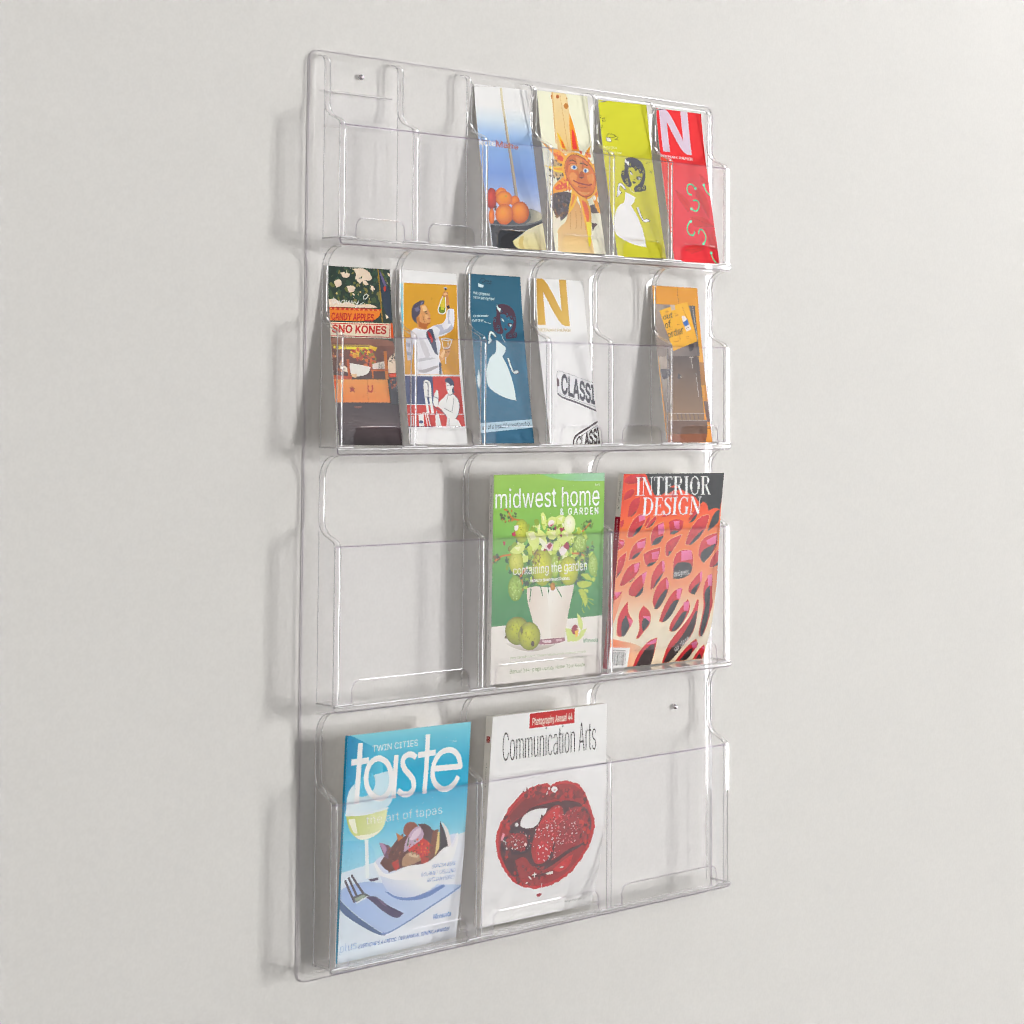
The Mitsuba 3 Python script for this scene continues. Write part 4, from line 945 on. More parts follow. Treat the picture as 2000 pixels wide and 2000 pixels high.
["S","#F2703A",1.64,[495,1978,529,2092,596,2124,585,2009,495,1978]],
["G","#D23440","#B01A24",[518,2125,581,1976],[495,1978,529,2092,596,2124,585,2009]],
["S","#F7B08A",1.64,[521,1953,581,2042,713,2130,731,2071,614,1958,521,1953]],
["G","#D23440","#B01A24",[598,2132,664,1949],[521,1953,581,2042,713,2130,731,2071,614,1958]],
["P","#24242C",[578,1968,698,2056,657,1990]],
["S","#F2703A",1.64,[823,2102,877,2151,1066,2180,976,2116,823,2102]],
["G","#D23440","#B01A24",[905,2184,961,2099],[823,2102,877,2151,1066,2180,976,2116]],
["S","#F2703A",1.64,[4,2625,85,2714,385,2723,440,2653,284,2589,78,2575,4,2625]],
["G","#D23440","#B01A24",[178,2724,242,2573],[4,2625,85,2714,385,2723,440,2653,284,2589,78,2575]],
["S","#F2703A",1.64,[939,2432,1051,2489,1155,2429,1043,2364,939,2432]],
["G","#D23440","#B01A24",[1015,2489,1079,2363],[939,2432,1051,2489,1155,2429,1043,2364]],
["S","#F2703A",1.64,[1369,2040,1456,2156,1636,2287,1578,2153,1465,2055,1369,2040]],
["G","#D23440","#B01A24",[1459,2290,1535,2036],[1369,2040,1456,2156,1636,2287,1578,2153,1465,2055]],
["P","#24242C",[1397,2006,1486,2088,1578,2153,1516,2037]],
["S","#F7B08A",1.64,[2067,449,2089,663,2133,720,2165,470,2067,449]],
["G","#D23440","#B01A24",[2056,724,2172,443],[2067,449,2089,663,2133,720,2165,470]],
["P","#24242C",[2080,448,2116,576,2169,461]],
["S","#F7B08A",1.64,[2076,954,2056,1193,2097,1293,2162,881,2076,954]],
["G","#D23440","#B01A24",[2047,1295,2150,882],[2076,954,2056,1193,2097,1293,2162,881]],
["P","#24242C",[2097,901,2064,1158,2118,1190,2162,881]],
["S","#F7B08A",1.64,[-27,1698,17,1811,122,1791,120,1710,12,1656,-27,1698]],
["G","#D23440","#B01A24",[17,1811,80,1654],[-27,1698,17,1811,122,1791,120,1710,12,1656]],
["G","#EE86B4","#D03A58",[17,1811,80,1654],[-2,1779,112,1775,97,1710]],
["S","#F2703A",1.64,[0,2055,66,2086,85,2021,23,1957,0,2055]],
["G","#D23440","#B01A24",[13,2087,74,1956],[0,2055,66,2086,85,2021,23,1957]],
["S","#F7B08A",1.64,[-21,1047,156,1080,98,993,-10,949,-21,1047]],
["G","#D23440","#B01A24",[24,1086,86,944],[-21,1047,156,1080,98,993,-10,949]],
["G","#EE86B4","#D03A58",[24,1086,86,944],[-1,1070,134,1073,55,978]],
["L","INTERIOR","#FFFFFF",[246,2678,1776,2680,1812,2409,263,2416]],
["L","DESIGN","#FFFFFF",[420,2387,1623,2385,1620,2129,426,2134]],
["T","designers.","#F4F4F6",[1155,1320,1473,1347,1480,1272,1163,1245],""],
["T","up close","#E8E4E4",[1337,218,1585,380,1656,310,1392,153],""],
["P","#F8F6F2",[-16,302,410,271,395,-57,-35,1]],
["S","#9A9A9A",1.46,[48,259,322,237]],
["S","#2A2A2E",1.09,[70,231,78,51]],
["S","#2A2A2E",0.55,[89,230,98,50]],
["S","#2A2A2E",1.46,[109,228,117,48]],
["S","#2A2A2E",0.73,[128,227,137,47]],
["S","#2A2A2E",0.55,[148,226,156,46]],
["S","#2A2A2E",1.64,[167,225,175,44]],
["S","#2A2A2E",0.73,[187,223,195,43]],
["S","#2A2A2E",1.09,[207,222,214,41]],
["S","#2A2A2E",0.55,[226,221,234,40]],
["S","#2A2A2E",1.27,[246,219,254,39]],
["S","#2A2A2E",0.73,[266,218,273,37]],
["S","#2A2A2E",1.46,[285,217,293,36]],
["S","#2A2A2E",0.55,[305,216,312,34]],
["S","#2A2A2E",0.91,[336,194,345,45]]],
'taste': [
["V",[[2914,"#A4DAE4"],[2675,"#7CC6DA"],[2299,"#44AACC"],[1906,"#4AAED0"],[1564,"#78C6DE"],[1273,"#A8DAE8"],[1050,"#C8E0EC"]]],
["G","#1E88B4","#6CC4DC",[-15,2426,606,2330],[-59,2829,69,2784,594,2533,585,1962,-44,1833]],
["G","#DCE8F4","#E9ECF2",[425,1076,1606,360],[-65,1109,526,1180,1289,1268,2055,1380,2239,-448,-20,-51]],
["G","#5CB8DA","#A4D8EA",[12,1595,211,1089],[-35,1502,315,1475,493,1369,548,1177,-44,1106]],
["G","#E4F0F6","#C8E4F0",[39,1857,745,2181],[24,1826,42,2155,354,2255,716,2302,764,2230,773,1941,680,1830,339,1786]],
["P","#6CBEDA",[143,2227,415,2299,486,2174,430,2046,262,1998,152,2077]],
["G","#C4CE78","#E8ECC0",[65,1771,669,1650],[29,1808,339,1786,684,1830,671,1683,614,1555,464,1490,272,1472,140,1563,70,1671]],
["P","#F2F4DC",[66,1754,171,1759,224,1569,160,1577]],
["P","#F4F6E0",[183,1541,461,1532,609,1573,464,1486,272,1472]],
["S","#E4EEF4",2.96,[28,1817,339,1786,684,1830]],
["P","#EAF4FA",[343,1475,400,1472,445,973,389,981]],
["P","#D8E4F2",[367,984,496,991,478,935,392,939]],
["P","#4A4258",[432,975,594,978,590,945,478,935]],
["P","#52688E",[-27,815,86,691,358,484,705,262,798,227,663,238,251,467,-18,657]],
["G","#A8BEE4","#C2D2EC",[233,736,1344,659],[-27,890,113,944,433,958,655,893,2010,688,2003,651,1813,573,841,240,705,262,357,493,86,700,-23,815]],
["S","#7C92C0",2.11,[2011,681,1811,588,841,240,705,262]],
["P","#7088BC",[707,785,1345,642,1678,750,1728,708,1397,582,941,632]],
["P","#D8DEEE",[495,1159,515,1185,630,1250,1870,1385,1891,1356,1884,1261,1828,1060,1731,899,1565,731,1344,659,1119,644,891,694,752,779,654,911,579,1039]],
["P","#5C3028",[603,1153,837,1410,1404,1545,1745,1227,1571,1111,1352,1036,1082,1064,756,1006]],
["P","#6A4A5C",[576,1412,686,1381,788,1323,776,1181,676,1202]],
["P","#A888A8",[581,1408,642,1397,712,1324,673,1245]],
["P","#5E3026",[721,1188,796,1364,963,1487,980,1307,948,1073,755,1011]],
["P","#B8703A",[842,1502,967,1427,882,1387]],
["P","#8A4C3A",[953,1480,968,1580,1042,1619,1155,1592,1199,1535,1057,1408]],
["P","#C0A4B8",[980,1239,1003,1389,1115,1525,1247,1550,1307,1454,1284,1345,1066,1270]],
["P","#E0CCD8",[1059,1382,1140,1491,1248,1529,1254,1443,1148,1371]],
["P","#4E2C30",[1190,1571,1335,1560,1467,1451,1432,1310,1307,1325,1307,1454]],
["P","#C23628",[1045,1265,1152,1311,1260,1357,1281,1380,1421,1311,1399,1151,1188,1118]],
["P","#7A4632",[1455,1453,1540,1463,1571,1266,1460,1091,1381,1093]],
["P","#E0C890",[1536,1426,1582,1420,1585,1230,1502,1120,1516,1239]],
["P","#2C2428",[1560,1564,1668,1392,1722,1226,1577,1179]],
["P","#EDE6E2",[1579,1555,1680,1477,1747,1348,1773,1220,1722,1219,1668,1392]],
["P","#B08C70",[953,1154,1068,1245,1250,1187,1279,1098,1083,1052,971,1062]],
["P","#D8C0A0",[1070,1219,1229,1173,1209,1141,1073,1176]],
["P","#B03A30",[790,1128,897,1165,927,1059,865,1017]],
["P","#A83A2C",[1275,1150,1412,1115,1396,1048,1283,1054]],
["R",121,50,[1268,1253,204,-26,9,-121],5,12,["#D8482E","#A82A22","#E0643A","#4E6A34","#7A2A22"]],
["R",122,24,[827,1225,111,-14,9,-137],5,12,["#7A4030","#4A2420","#A05A3A"]],
["S","#3E5A2E",1.69,[1056,1416,1041,1316]],
["P","#F4F5FA",[497,1159,526,1183,645,1030,757,989,908,1024,1082,1064,1352,1040,1525,1121,1654,1221,1773,1220,1859,1377,1891,1356,1885,1258,1828,1060,1731,899,1565,731,1344,659,1119,644,891,694,752,779,654,911,584,1030]],
["G","#C0CCE8","#F0F2FA",[847,697,1001,964],[614,1000,874,897,1325,851,1661,908,1565,731,1344,659,1119,644,891,694,752,779,654,911]],
["P","#FFFFFF",[538,1162,645,1021,758,981,909,1014,1083,1052,1353,1029,1526,1107,1528,1089,1356,1002,1085,1021,912,980,760,950,648,987]],
["P","#EAEAF2",[1773,1220,1860,1369,1845,1266,1804,1202]],
["S","#4E4654",3.17,[68,1000,151,848,223,729]],
["S","#4E4654",3.17,[119,1031,202,890,286,748]],
["S","#4E4654",3.17,[166,1056,275,913,376,796]],
["P","#5A5E62",[187,789,378,824,473,765,262,695]],
["P","#9AA898",[221,763,369,800,403,770,266,723]],
["S","#E8F0FA",2.11,[267,711,426,758]],
["P","#494060",[415,756,545,758,671,680,765,608,1050,463,944,397,682,549,553,656]],
["P","#6A5A78",[546,749,672,675,767,590,722,597]],
["S","#FBFDFE",7.61,[208,2684,201,2405,188,1936]],
["S","#FBFDFE",7.61,[76,2456,352,2456]],
["S","#FBFDFE",7.39,[518,2470,644,2410,712,2285,736,2148,694,2017,607,1960,521,1961,409,2032,335,2140,315,2259,346,2390,427,2457,518,2470]],
["S","#FBFDFE",7.39,[787,2481,783,2261,773,1941]],
["S","#FBFDFE",7.39,[1113,2418,1044,2466,967,2470,904,2432,891,2360,935,2283,1016,2212,1080,2146,1103,2058,1068,1985,988,1960,905,1981,837,2032]],
["S","#FBFDFE",7.39,[1289,2692,1292,2294,1274,1944]],
["S","#FBFDFE",7.39,[1140,2443,1434,2452]],
["S","#FBFDFE",7.39,[1375,2245,1860,2230,1829,2362,1727,2450,1613,2469,1491,2429,1409,2317,1388,2182,1437,2056,1555,1966,1669,1959,1779,2020,1832,2104]],
["T","TWIN CITIES","#F4FBFC",[399,2633,1128,2642,1133,2563,404,2555],""],
["T","the art of tapas","#F4F9FC",[353,1767,1582,1765,1589,1657,359,1660],"t"],
["T","SPANISH WINE","#3468B4",[1463,1018,1870,1012,1876,963,1468,969],"i"],
["T","GOURMET GRILLING","#3468B4",[1294,938,1878,922,1884,872,1299,889],"i"],
["T","ARTISAN HONEY","#3468B4",[1398,851,1883,839,1889,790,1402,802],"i"],
["T","Minnesota","#4A7CC0",[1563,367,1862,370,1870,306,1571,303],"b"],
["T","plus","#5C8AC8",[32,234,299,244,299,140,30,128],"t"],
["T","EVERYONE'S A CRITIC: OUR ANNUAL DINING AWARDS!","#2E5CA8",[332,180,1865,163,1871,118,330,135],"bi"],
["T","2005","#D8EEF2",[1685,2575,1783,2574,1784,2553,1687,2552],""]],
'comm': [
["V",[[2867,"#F5F6F4"],[-164,"#F6F6F5"]]],
["P","#BA1A1E",[644,2746,1449,2748,1450,2551,646,2549]],
["T","Photography Annual 44","#F8E8DC",[695,2682,1410,2690,1414,2597,701,2587],"b"],
["T","Communication Arts","#2A2628",[188,2539,1848,2555,1858,2155,212,2153],"xt"],
["P","#BC2A20",[187,1025,187,1048,183,1075,165,1112,180,1134,177,1169,176,1191,185,1209,180,1239,197,1249,213,1284,222,1308,226,1331,228,1340,244,1372,276,1380,274,1400,293,1425,301,1442,325,1462,342,1493,344,1518,358,1537,381,1542,392,1560,416,1580,445,1594,453,1612,479,1634,501,1650,516,1653,519,1673,553,1688,571,1711,603,1708,631,1723,673,1732,687,1756,720,1761,743,1767,789,1769,806,1774,838,1789,885,1782,911,1788,959,1793,999,1791,1024,1774,1068,1743,1084,1770,1133,1770,1148,1787,1181,1787,1214,1794,1241,1786,1277,1790,1330,1795,1365,1780,1399,1771,1423,1767,1460,1747,1499,1743,1551,1723,1572,1708,1584,1685,1605,1671,1624,1653,1647,1616,1682,1601,1683,1583,1687,1560,1716,1525,1720,1502,1742,1479,1753,1453,1759,1430,1769,1410,1794,1381,1796,1350,1818,1329,1818,1303,1836,1273,1854,1242,1871,1216,1866,1194,1879,1165,1872,1141,1887,1119,1893,1089,1876,1075,1865,1046,1874,1028,1864,1001,1859,988,1855,957,1846,937,1841,908,1838,885,1816,874,1821,840,1801,820,1796,810,1778,788,1754,770,1745,748,1727,732,1722,704,1711,681,1685,659,1660,651,1649,634,1630,608,1614,605,1603,586,1586,564,1570,536,1553,531,1529,515,1495,513,1479,492,1468,471,1433,472,1416,464,1377,445,1365,438,1337,417,1297,419,1262,416,1248,406,1219,389,1177,395,1154,384,1108,387,1090,383,1042,384,1007,383,981,386,958,376,907,383,880,383,857,402,810,414,794,418,753,424,721,430,690,446,657,461,619,480,579,496,550,517,525,531,486,559,477,569,463,596,424,617,411,640,397,661,371,678,347,709,342,733,315,749,294,773,291,802,266,820,263,853,238,871,229,901,212,924,218,957,196,972,200,1000]],
["P","#9C1418",[227,1023,216,1158,268,1311,382,1490,564,1646,743,1728,917,1760,1067,1716,1205,1755,1361,1749,1520,1702,1639,1590,1756,1370,1824,1216,1831,1103,1779,865,1660,705,1529,575,1333,470,1115,423,913,417,704,472,549,561,394,717,276,883]],
["P","#7E1418",[377,1424,568,1587,746,1677,920,1701,1099,1648,1319,1692,1500,1648,1621,1523,1238,1565,930,1547,632,1462,428,1317]],
["P","#A82426",[746,1686,919,1709,1055,1653,1186,1681,1146,1609,925,1616]],
["P","#4E1620",[247,1037,287,1200,428,1317,594,1391,737,1501,955,1511,1108,1528,1329,1529,1580,1476,1759,1335,1823,1156,1776,935,1640,847,1486,814,1191,663,974,606,834,676,538,563,394,717,281,899]],
["P","#7C1A22",[436,1484,627,1530,679,1406,552,1370,444,1383]],
["P","#3C1624",[247,1171,429,1300,759,1211,803,969,725,876,376,904,272,1001]],
["P","#8E1A20",[395,1187,653,1173,731,1028,677,925,479,958,426,1066]],
["P","#AA1A24",[780,938,830,1135,945,1342,1112,1473,1271,1476,1335,1298,1270,1117,1159,924,1094,727,897,701,819,814]],
["P","#C42A30",[907,1262,1114,1442,1247,1444,1235,1292,1040,1246]],
["P","#961A28",[1329,1384,1605,1439,1775,1265,1775,1022,1702,892,1479,867,1310,785,1182,733,1194,1006]],
["P","#BC2430",[851,929,971,1033,1164,890,1092,744,916,733]],
["P","#98161A",[525,817,683,865,808,713,973,614,1194,637,1447,767,1547,798,1549,685,1322,524,1044,441,795,459,627,550]],
["P","#C02C28",[1197,610,1450,750,1537,773,1512,621,1319,542]],
["P","#5A1420",[780,564,1021,582,1199,593,1029,530]],
["R",131,130,[1399,1170,339,-40,30,-262],4,10,["#D85058","#7A1420","#C83840","#F4D8D8","#5A1018","#E07078"]],
["R",132,90,[1060,1022,247,-30,34,-295],4,10,["#D84048","#8A1420","#E8B8BC","#C02A34","#F6E4E4"]],
["R",133,60,[555,1067,241,-29,13,-137],4,10,["#C04048","#5A1420","#F4DCDC","#2C1420"]],
["R",134,40,[1353,1193,362,-42,28,-261],3,6,["#FFFFFF","#FBE8E4"]],
["R",135,34,[1066,970,270,-33,30,-261],3,7,["#FFFFFF","#FBEFEF"]],
["R",136,22,[534,1052,241,-29,11,-120],3,7,["#FFFFFF"]],
["R",137,50,[776,598,338,-45,19,-139],8,22,["#7A1418","#A81E20","#8E181C","#64101A"]],
["R",138,80,[1099,1648,540,-58,6,-82],10,30,["#8E1618","#A82222","#6E1216","#B42E2A","#7E1A1C"]],
["R",139,60,[1686,1171,87,-10,47,-371],10,26,["#A8201E","#8A1618","#C0382E","#5A1018"]],
["R",140,50,[346,1126,82,-10,26,-289],10,26,["#A01C1C","#7E1418","#B83028","#5A1220"]],
["P","#FDFDFC",[568,1276,580,1350,646,1418,805,1466,1025,1455,1007,1403,966,1357,925,1378,906,1287,823,1221,693,1216,605,1246]],
["B",[1130,1692,53,-6,2,-41],"#FDFDFD","#FDFDFD",[0,0]],
["P","#C84A4A",[1108,1689,1152,1696,1142,1669]],
["B",[511,1291,30,-4,2,-27],"#FDFDFD","#FDFDFD",[0,0]],
["B",[1038,1714,18,-2,1,-20],"#F8E8E8","#F8E8E8",[0,0]],
["S","#FBEDED",1.39,[1009,1674,998,1638]],
["B",[364,993,15,-2,1,-14],"#FDFDFD","#FDFDFD",[0,0]],
["B",[515,1028,17,-2,1,-15],"#FDFDFD","#FDFDFD",[0,0]],
["B",[685,1009,22,-3,2,-24],"#F4D8D4","#F4D8D4",[0,0]],
["P","#E8A0B0",[255,1120,287,1208,327,1187,284,1100]],
["S","#FBF0EA",1.79,[855,579,911,580]],
["S","#FBF0EA",1.79,[882,601,888,549]],
["S","#FBF0EA",1.79,[791,562,828,531]],
["S","#FBF0EA",1.79,[747,483,768,488]],
["S","#FBF0EA",1.79,[1091,565,1201,579]],
["S","#FBF0EA",1.79,[1331,618,1380,621]],
["S","#FBF0EA",1.79,[1114,556,1203,558]],
["S","#F0D4D4",1.19,[1034,434,1027,340]],
["P","#A84048",[959,301,1020,315,1060,297,1040,265,984,260]],
["T","www.commarts.com","#8A8A8A",[1503,137,1825,134,1832,108,1509,109],"i"]],
}

PLACE = {'b1': [282.7376, 920.0978, 0.0111, 96.4757, 223.2591, -0.4908, 4.5808], 'b2': [399.098, 920.7271, 0.0095, 96.8978, 225.7984, 0.0047, 1.8155], 'b3': [522.1017, 919.8574, 0.0175, 96.9127, 225.6795, 0.1131, 3.4444], 'b4': [639.5626, 918.9563, 0.0049, 95.8012, 226.0919, -0.1607, 2.3514], 'b5': [29.6097, 659.7913, -0.0081, 96.9442, 225.5092, -0.2953, 6.7401], 'b6': [144.4536, 659.874, -0.0225, 95.3074, 226.2512, -0.5345, 4.9993], 'b7': [267.3858, 659.7994, -0.004, 95.1434, 225.9346, -0.3858, 0.204], 'b8': [391.5832, 656.9254, 0.0022, 95.1299, 227.9273, 0.0693, 0.9381], 'b9': [627.2277, 657.5457, -0.0029, 95.1711, 226.9801, -0.2431, 1.7857], 'mid': [286.5637, 342.5099, -0.0034, 206.2185, 275.5395, 0.1448, 1.7183], 'int': [527.122, 342.6797, -0.0094, 205.7183, 272.2727, -0.5543, 1.1615], 'taste': [42.738, 22.0527, -0.005, 200.1331, 279.2111, -0.1352, 6.1177], 'comm': [287.364, 25.5468, 0.0002, 204.6427, 276.1572, -0.0308, 3.5532]}
DEPTH = {'b1': [[41.0, 41.0], [32.43, 32.43], [24.27, 24.27], [16.66, 16.66], [9.79, 9.79], [4.5, 4.5]],
         'b2': [[41.0, 41.0], [32.43, 32.43], [24.27, 24.27], [16.66, 16.66], [9.79, 9.79], [4.5, 4.5]],
         'b3': [[41.0, 41.0], [32.43, 32.43], [24.27, 24.27], [16.66, 16.66], [9.79, 9.79], [4.5, 4.5]],
         'b4': [[41.0, 41.0], [32.43, 32.43], [24.27, 24.27], [16.66, 16.66], [9.79, 9.79], [4.5, 4.5]],
         'b5': [[39.0, 39.0], [31.72, 31.72], [24.79, 24.79], [18.32, 18.32], [12.49, 12.49], [8.0, 8.0]],
         'b6': [[39.0, 39.0], [31.72, 31.72], [24.79, 24.79], [18.32, 18.32], [12.49, 12.49], [8.0, 8.0]],
         'b7': [[39.0, 39.0], [31.72, 31.72], [24.79, 24.79], [18.32, 18.32], [12.49, 12.49], [8.0, 8.0]],
         'b9': [[39.0, 39.0], [31.72, 31.72], [24.79, 24.79], [18.32, 18.32], [12.49, 12.49], [8.0, 8.0]],
         'b8': [[41.0, 41.0], [32.78, 32.78], [24.96, 24.96], [17.66, 17.66], [11.07, 11.07], [6.0, 6.0]],
         'mid': [[38.0, 38.0, 38.0, 38.0, 38.0], [38.6, 38.67, 38.75, 38.83, 38.9], [39.2, 39.35, 39.5, 39.65, 39.8], [39.8, 40.02, 40.25, 40.48, 40.7], [40.4, 40.7, 41.0, 41.3, 41.6], [41.0, 41.38, 41.75, 42.12, 42.5]],
         'int': [[20.0, 18.25, 16.5, 14.75, 13.0], [25.4, 26.41, 27.42, 28.43, 29.44], [30.8, 32.48, 34.15, 35.83, 37.5], [36.2, 37.46, 38.73, 39.99, 41.25], [41.6, 42.41, 43.22, 44.03, 44.85], [47.0, 48.0, 49.0, 50.0, 51.0]],
         'taste': [[31.0, 28.25, 25.5, 22.75, 20.0], [33.6, 32.0, 30.4, 28.8, 27.2], [36.2, 35.53, 34.85, 34.17, 33.5], [38.8, 38.47, 38.15, 37.83, 37.5], [41.4, 41.25, 41.1, 40.95, 40.8], [44.0, 44.0, 44.0, 44.0, 44.0]],
         'comm': [[22.0, 21.75, 21.5, 21.25, 21.0], [26.4, 28.85, 31.3, 33.75, 36.2], [30.8, 34.3, 37.8, 41.3, 44.8], [35.2, 38.5, 41.8, 45.1, 48.4], [39.6, 42.0, 44.4, 46.8, 49.2], [44.0, 45.5, 47.0, 48.5, 50.0]]}

def glyphs(text, bold=False):
    key = (text, bold)
    if key not in GL:
        m = meshkit.text_mesh(text, 1.0, .1, bold)
        f = m.faces[np.abs(m.vertices[m.faces][:, :, 2] - .1).max(1) < 1e-6]
        GL[key] = unary_union([Polygon(t) for t in m.vertices[f][:, :, :2] if Polygon(t).area > 0]).buffer(.004).buffer(-.004)
    return GL[key]
GL = {}
def spaced(text, bold):
    out, x = [], 0
    for ch in text:
        if ch == ' ': x += .55; continue
        g = glyphs(ch, bold); b = g.bounds
        out.append(affinity.translate(g, x - b[0], 0)); x += b[2] - b[0] + .42
    return unary_union(out)
def quadmap(g, q, x0, x1):
    (ax, ay), (bx, by), (cx, cy), (dx, dy) = q       # TL TR BR BL, from baseline (0) to capital height (1)
    def fn(xy):
        s = (xy[:, 0] - x0) / (x1 - x0); t = xy[:, 1]
        X = (dx * (1 - s) + cx * s) * (1 - t) + (ax * (1 - s) + bx * s) * t
        Y = (dy * (1 - s) + cy * s) * (1 - t) + (ay * (1 - s) + by * s) * t
        return np.c_[X, Y]
    return shapely.transform(g, fn)
def words(text, q, opt):
    o = opt.split(':')[0]
    g = spaced(text, 'b' in o) if 'w' in o else glyphs(text, 'b' in o)
    if 'x' in o: g = affinity.scale(affinity.scale(g, 12, 1, origin=(0, 0)).buffer(-.028), 1 / 12, 1, origin=(0, 0))
    if 'h' in o: g = g.buffer(.05, join_style='mitre')
    if 't' in o and 'x' not in o: g = g.buffer(-.026)
    if 'i' in o: g = affinity.affine_transform(g, [1, .18, 0, 1, 0, 0])
    if 'r' in o:                                     # contrast and small slab serifs at the feet
        g = affinity.scale(affinity.scale(g, 12, 1, origin=(0, 0)).buffer(-.02), 1 / 12, 1, origin=(0, 0))
        feet = g.intersection(box(-9, 0.02, 99, .035))
        g = unary_union([g] + [box(a.bounds[0] - .05, 0, a.bounds[2] + .05, .05) for a in getattr(feet, 'geoms', [feet]) if not a.is_empty and a.bounds[2] - a.bounds[0] < .2])
    b = g.bounds
    return quadmap(g, q, b[0], b[2])
# roman capitals with thick stems, hairlines and serifs: strokes (width, points) in a box of unit height
def roman(text, q):
    k, h = .135, .04
    R = {'I': (.30, [(k, [(.15, 0), (.15, 1)]), (h, [(0, .02), (.3, .02)]), (h, [(0, .98), (.3, .98)])]),
         'N': (.66, [(h, [(.1, 0), (.1, 1)]), (k, [(.12, .96), (.56, .05)]), (h, [(.57, 0), (.57, 1)]), (h, [(0, .02), (.2, .02)]), (h, [(0, .98), (.2, .98)]), (h, [(.46, .98), (.66, .98)])]),
         'T': (.56, [(k, [(.28, 0), (.28, 1)]), (h, [(.02, .98), (.54, .98)]), (h, [(.02, .98), (.01, .8)]), (h, [(.54, .98), (.55, .8)]), (h, [(.14, .02), (.42, .02)])]),
         'E': (.50, [(k, [(.14, 0), (.14, 1)]), (h, [(0, .98), (.46, .98)]), (h, [(0, .02), (.48, .02)]), (h, [(.14, .52), (.36, .52)]), (h, [(.46, .98), (.47, .8)]), (h, [(.48, .02), (.5, .22)]), (h, [(.36, .42), (.36, .62)])]),
         'R': (.60, [(k, [(.14, 0), (.14, 1)]), (h, [(0, .02), (.28, .02)]), (h, [(0, .98), (.34, .98)]), (.05, [(.3, .98), (.42, .95), (.47, .86)]), (k * .85, [(.46, .88), (.47, .76), (.44, .64)]), (h, [(.44, .6), (.36, .53), (.14, .52)]), (k * .8, [(.32, .5), (.52, .04)]), (h, [(.48, .02), (.62, .02)])]),
         'O': (.62, [(k, [(.1, .7), (.07, .5), (.1, .3)]), (k, [(.52, .7), (.55, .5), (.52, .3)]), (.06, [(.1, .7), (.16, .9), (.31, .99), (.46, .9), (.52, .7)]), (.06, [(.1, .3), (.16, .1), (.31, .01), (.46, .1), (.52, .3)])]),
         'D': (.62, [(k, [(.14, 0), (.14, 1)]), (h, [(0, .98), (.3, .98)]), (h, [(0, .02), (.3, .02)]), (.06, [(.28, .98), (.44, .9), (.53, .7)]), (k, [(.53, .7), (.56, .5), (.53, .3)]), (.06, [(.53, .3), (.44, .1), (.28, .02)])]),
         'S': (.46, [(.05, [(.4, .78), (.36, .94), (.24, .99), (.12, .94)]), (.09, [(.12, .94), (.06, .8), (.1, .66)]), (k, [(.1, .66), (.22, .54), (.34, .44), (.4, .32)]), (.09, [(.4, .3), (.4, .14), (.32, .05)]), (.05, [(.32, .05), (.2, .01), (.1, .06), (.04, .24)]), (h, [(.41, .74), (.41, 1)]), (h, [(.03, 0), (.03, .28)])]),
         'G': (.64, [(k, [(.1, .7), (.07, .5), (.1, .3)]), (.06, [(.1, .7), (.16, .9), (.31, .99), (.45, .92), (.52, .74)]), (.06, [(.1, .3), (.16, .1), (.31, .01), (.44, .06), (.52, .12)]), (k * .9, [(.52, .02), (.52, .4)]), (h, [(.4, .42), (.64, .42)]), (h, [(.53, .72), (.53, 1)])])}
    out, x = [], 0
    for ch in text:
        w, st = R[ch]
        out += [affinity.translate(LineString(p).buffer(t / 2, cap_style='flat', join_style='round'), x, 0) for t, p in st]
        x += w + .05
    g = unary_union(out); b = g.bounds
    return quadmap(g, q, b[0], b[2])

def pairs(a): return np.array(a, float).reshape(-1, 2) / 10
def ok(g): return g if g.is_valid else g.buffer(0)
class Ink:
    def __init__(self, c0, c1=None, a=(0, 0), b=(1, 0)):
        self.c0, self.c1, self.a, self.b = np.array(c0), np.array(c0 if c1 is None else c1), np.array(a, float), np.array(b, float)
    def t(self, p): return np.clip(((p - self.a) @ (self.b - self.a)) / max((self.b - self.a) @ (self.b - self.a), 1e-9), -9, 9)
    def __mul__(self, k): return Ink(self.c0 * k, self.c1 * k, self.a, self.b)
    def at(self, p): return self.c0 + (self.c1 - self.c0) * np.clip(self.t(p), 0, 1)[:, None]
    def number(self):
        key = tuple(np.r_[rich(self.c0[None])[0], rich(self.c1[None])[0]].round(4))
        if key not in INK_NO: INK_NO[key] = len(INKS); INKS.append(key)
        return INK_NO[key]
INK_NO = {}
def smooth(p, closed, n=2):
    """Chaikin corner cutting that leaves sharp corners alone"""
    for _ in range(n):
        if len(p) < 3: return p
        a, b = (np.roll(p, 1, 0), np.roll(p, -1, 0))
        u, v = p - a, b - p
        turn = np.abs(np.arctan2(u[:, 0] * v[:, 1] - u[:, 1] * v[:, 0], (u * v).sum(1)))
        keep = turn > 1.25
        if not closed: keep[0] = keep[-1] = True
        q = []
        for i in range(len(p)):
            if keep[i]: q.append(p[i])
            else: q += [p[i] * .75 + a[i] * .25, p[i] * .75 + b[i] * .25]
        p = np.array(q)
    return p
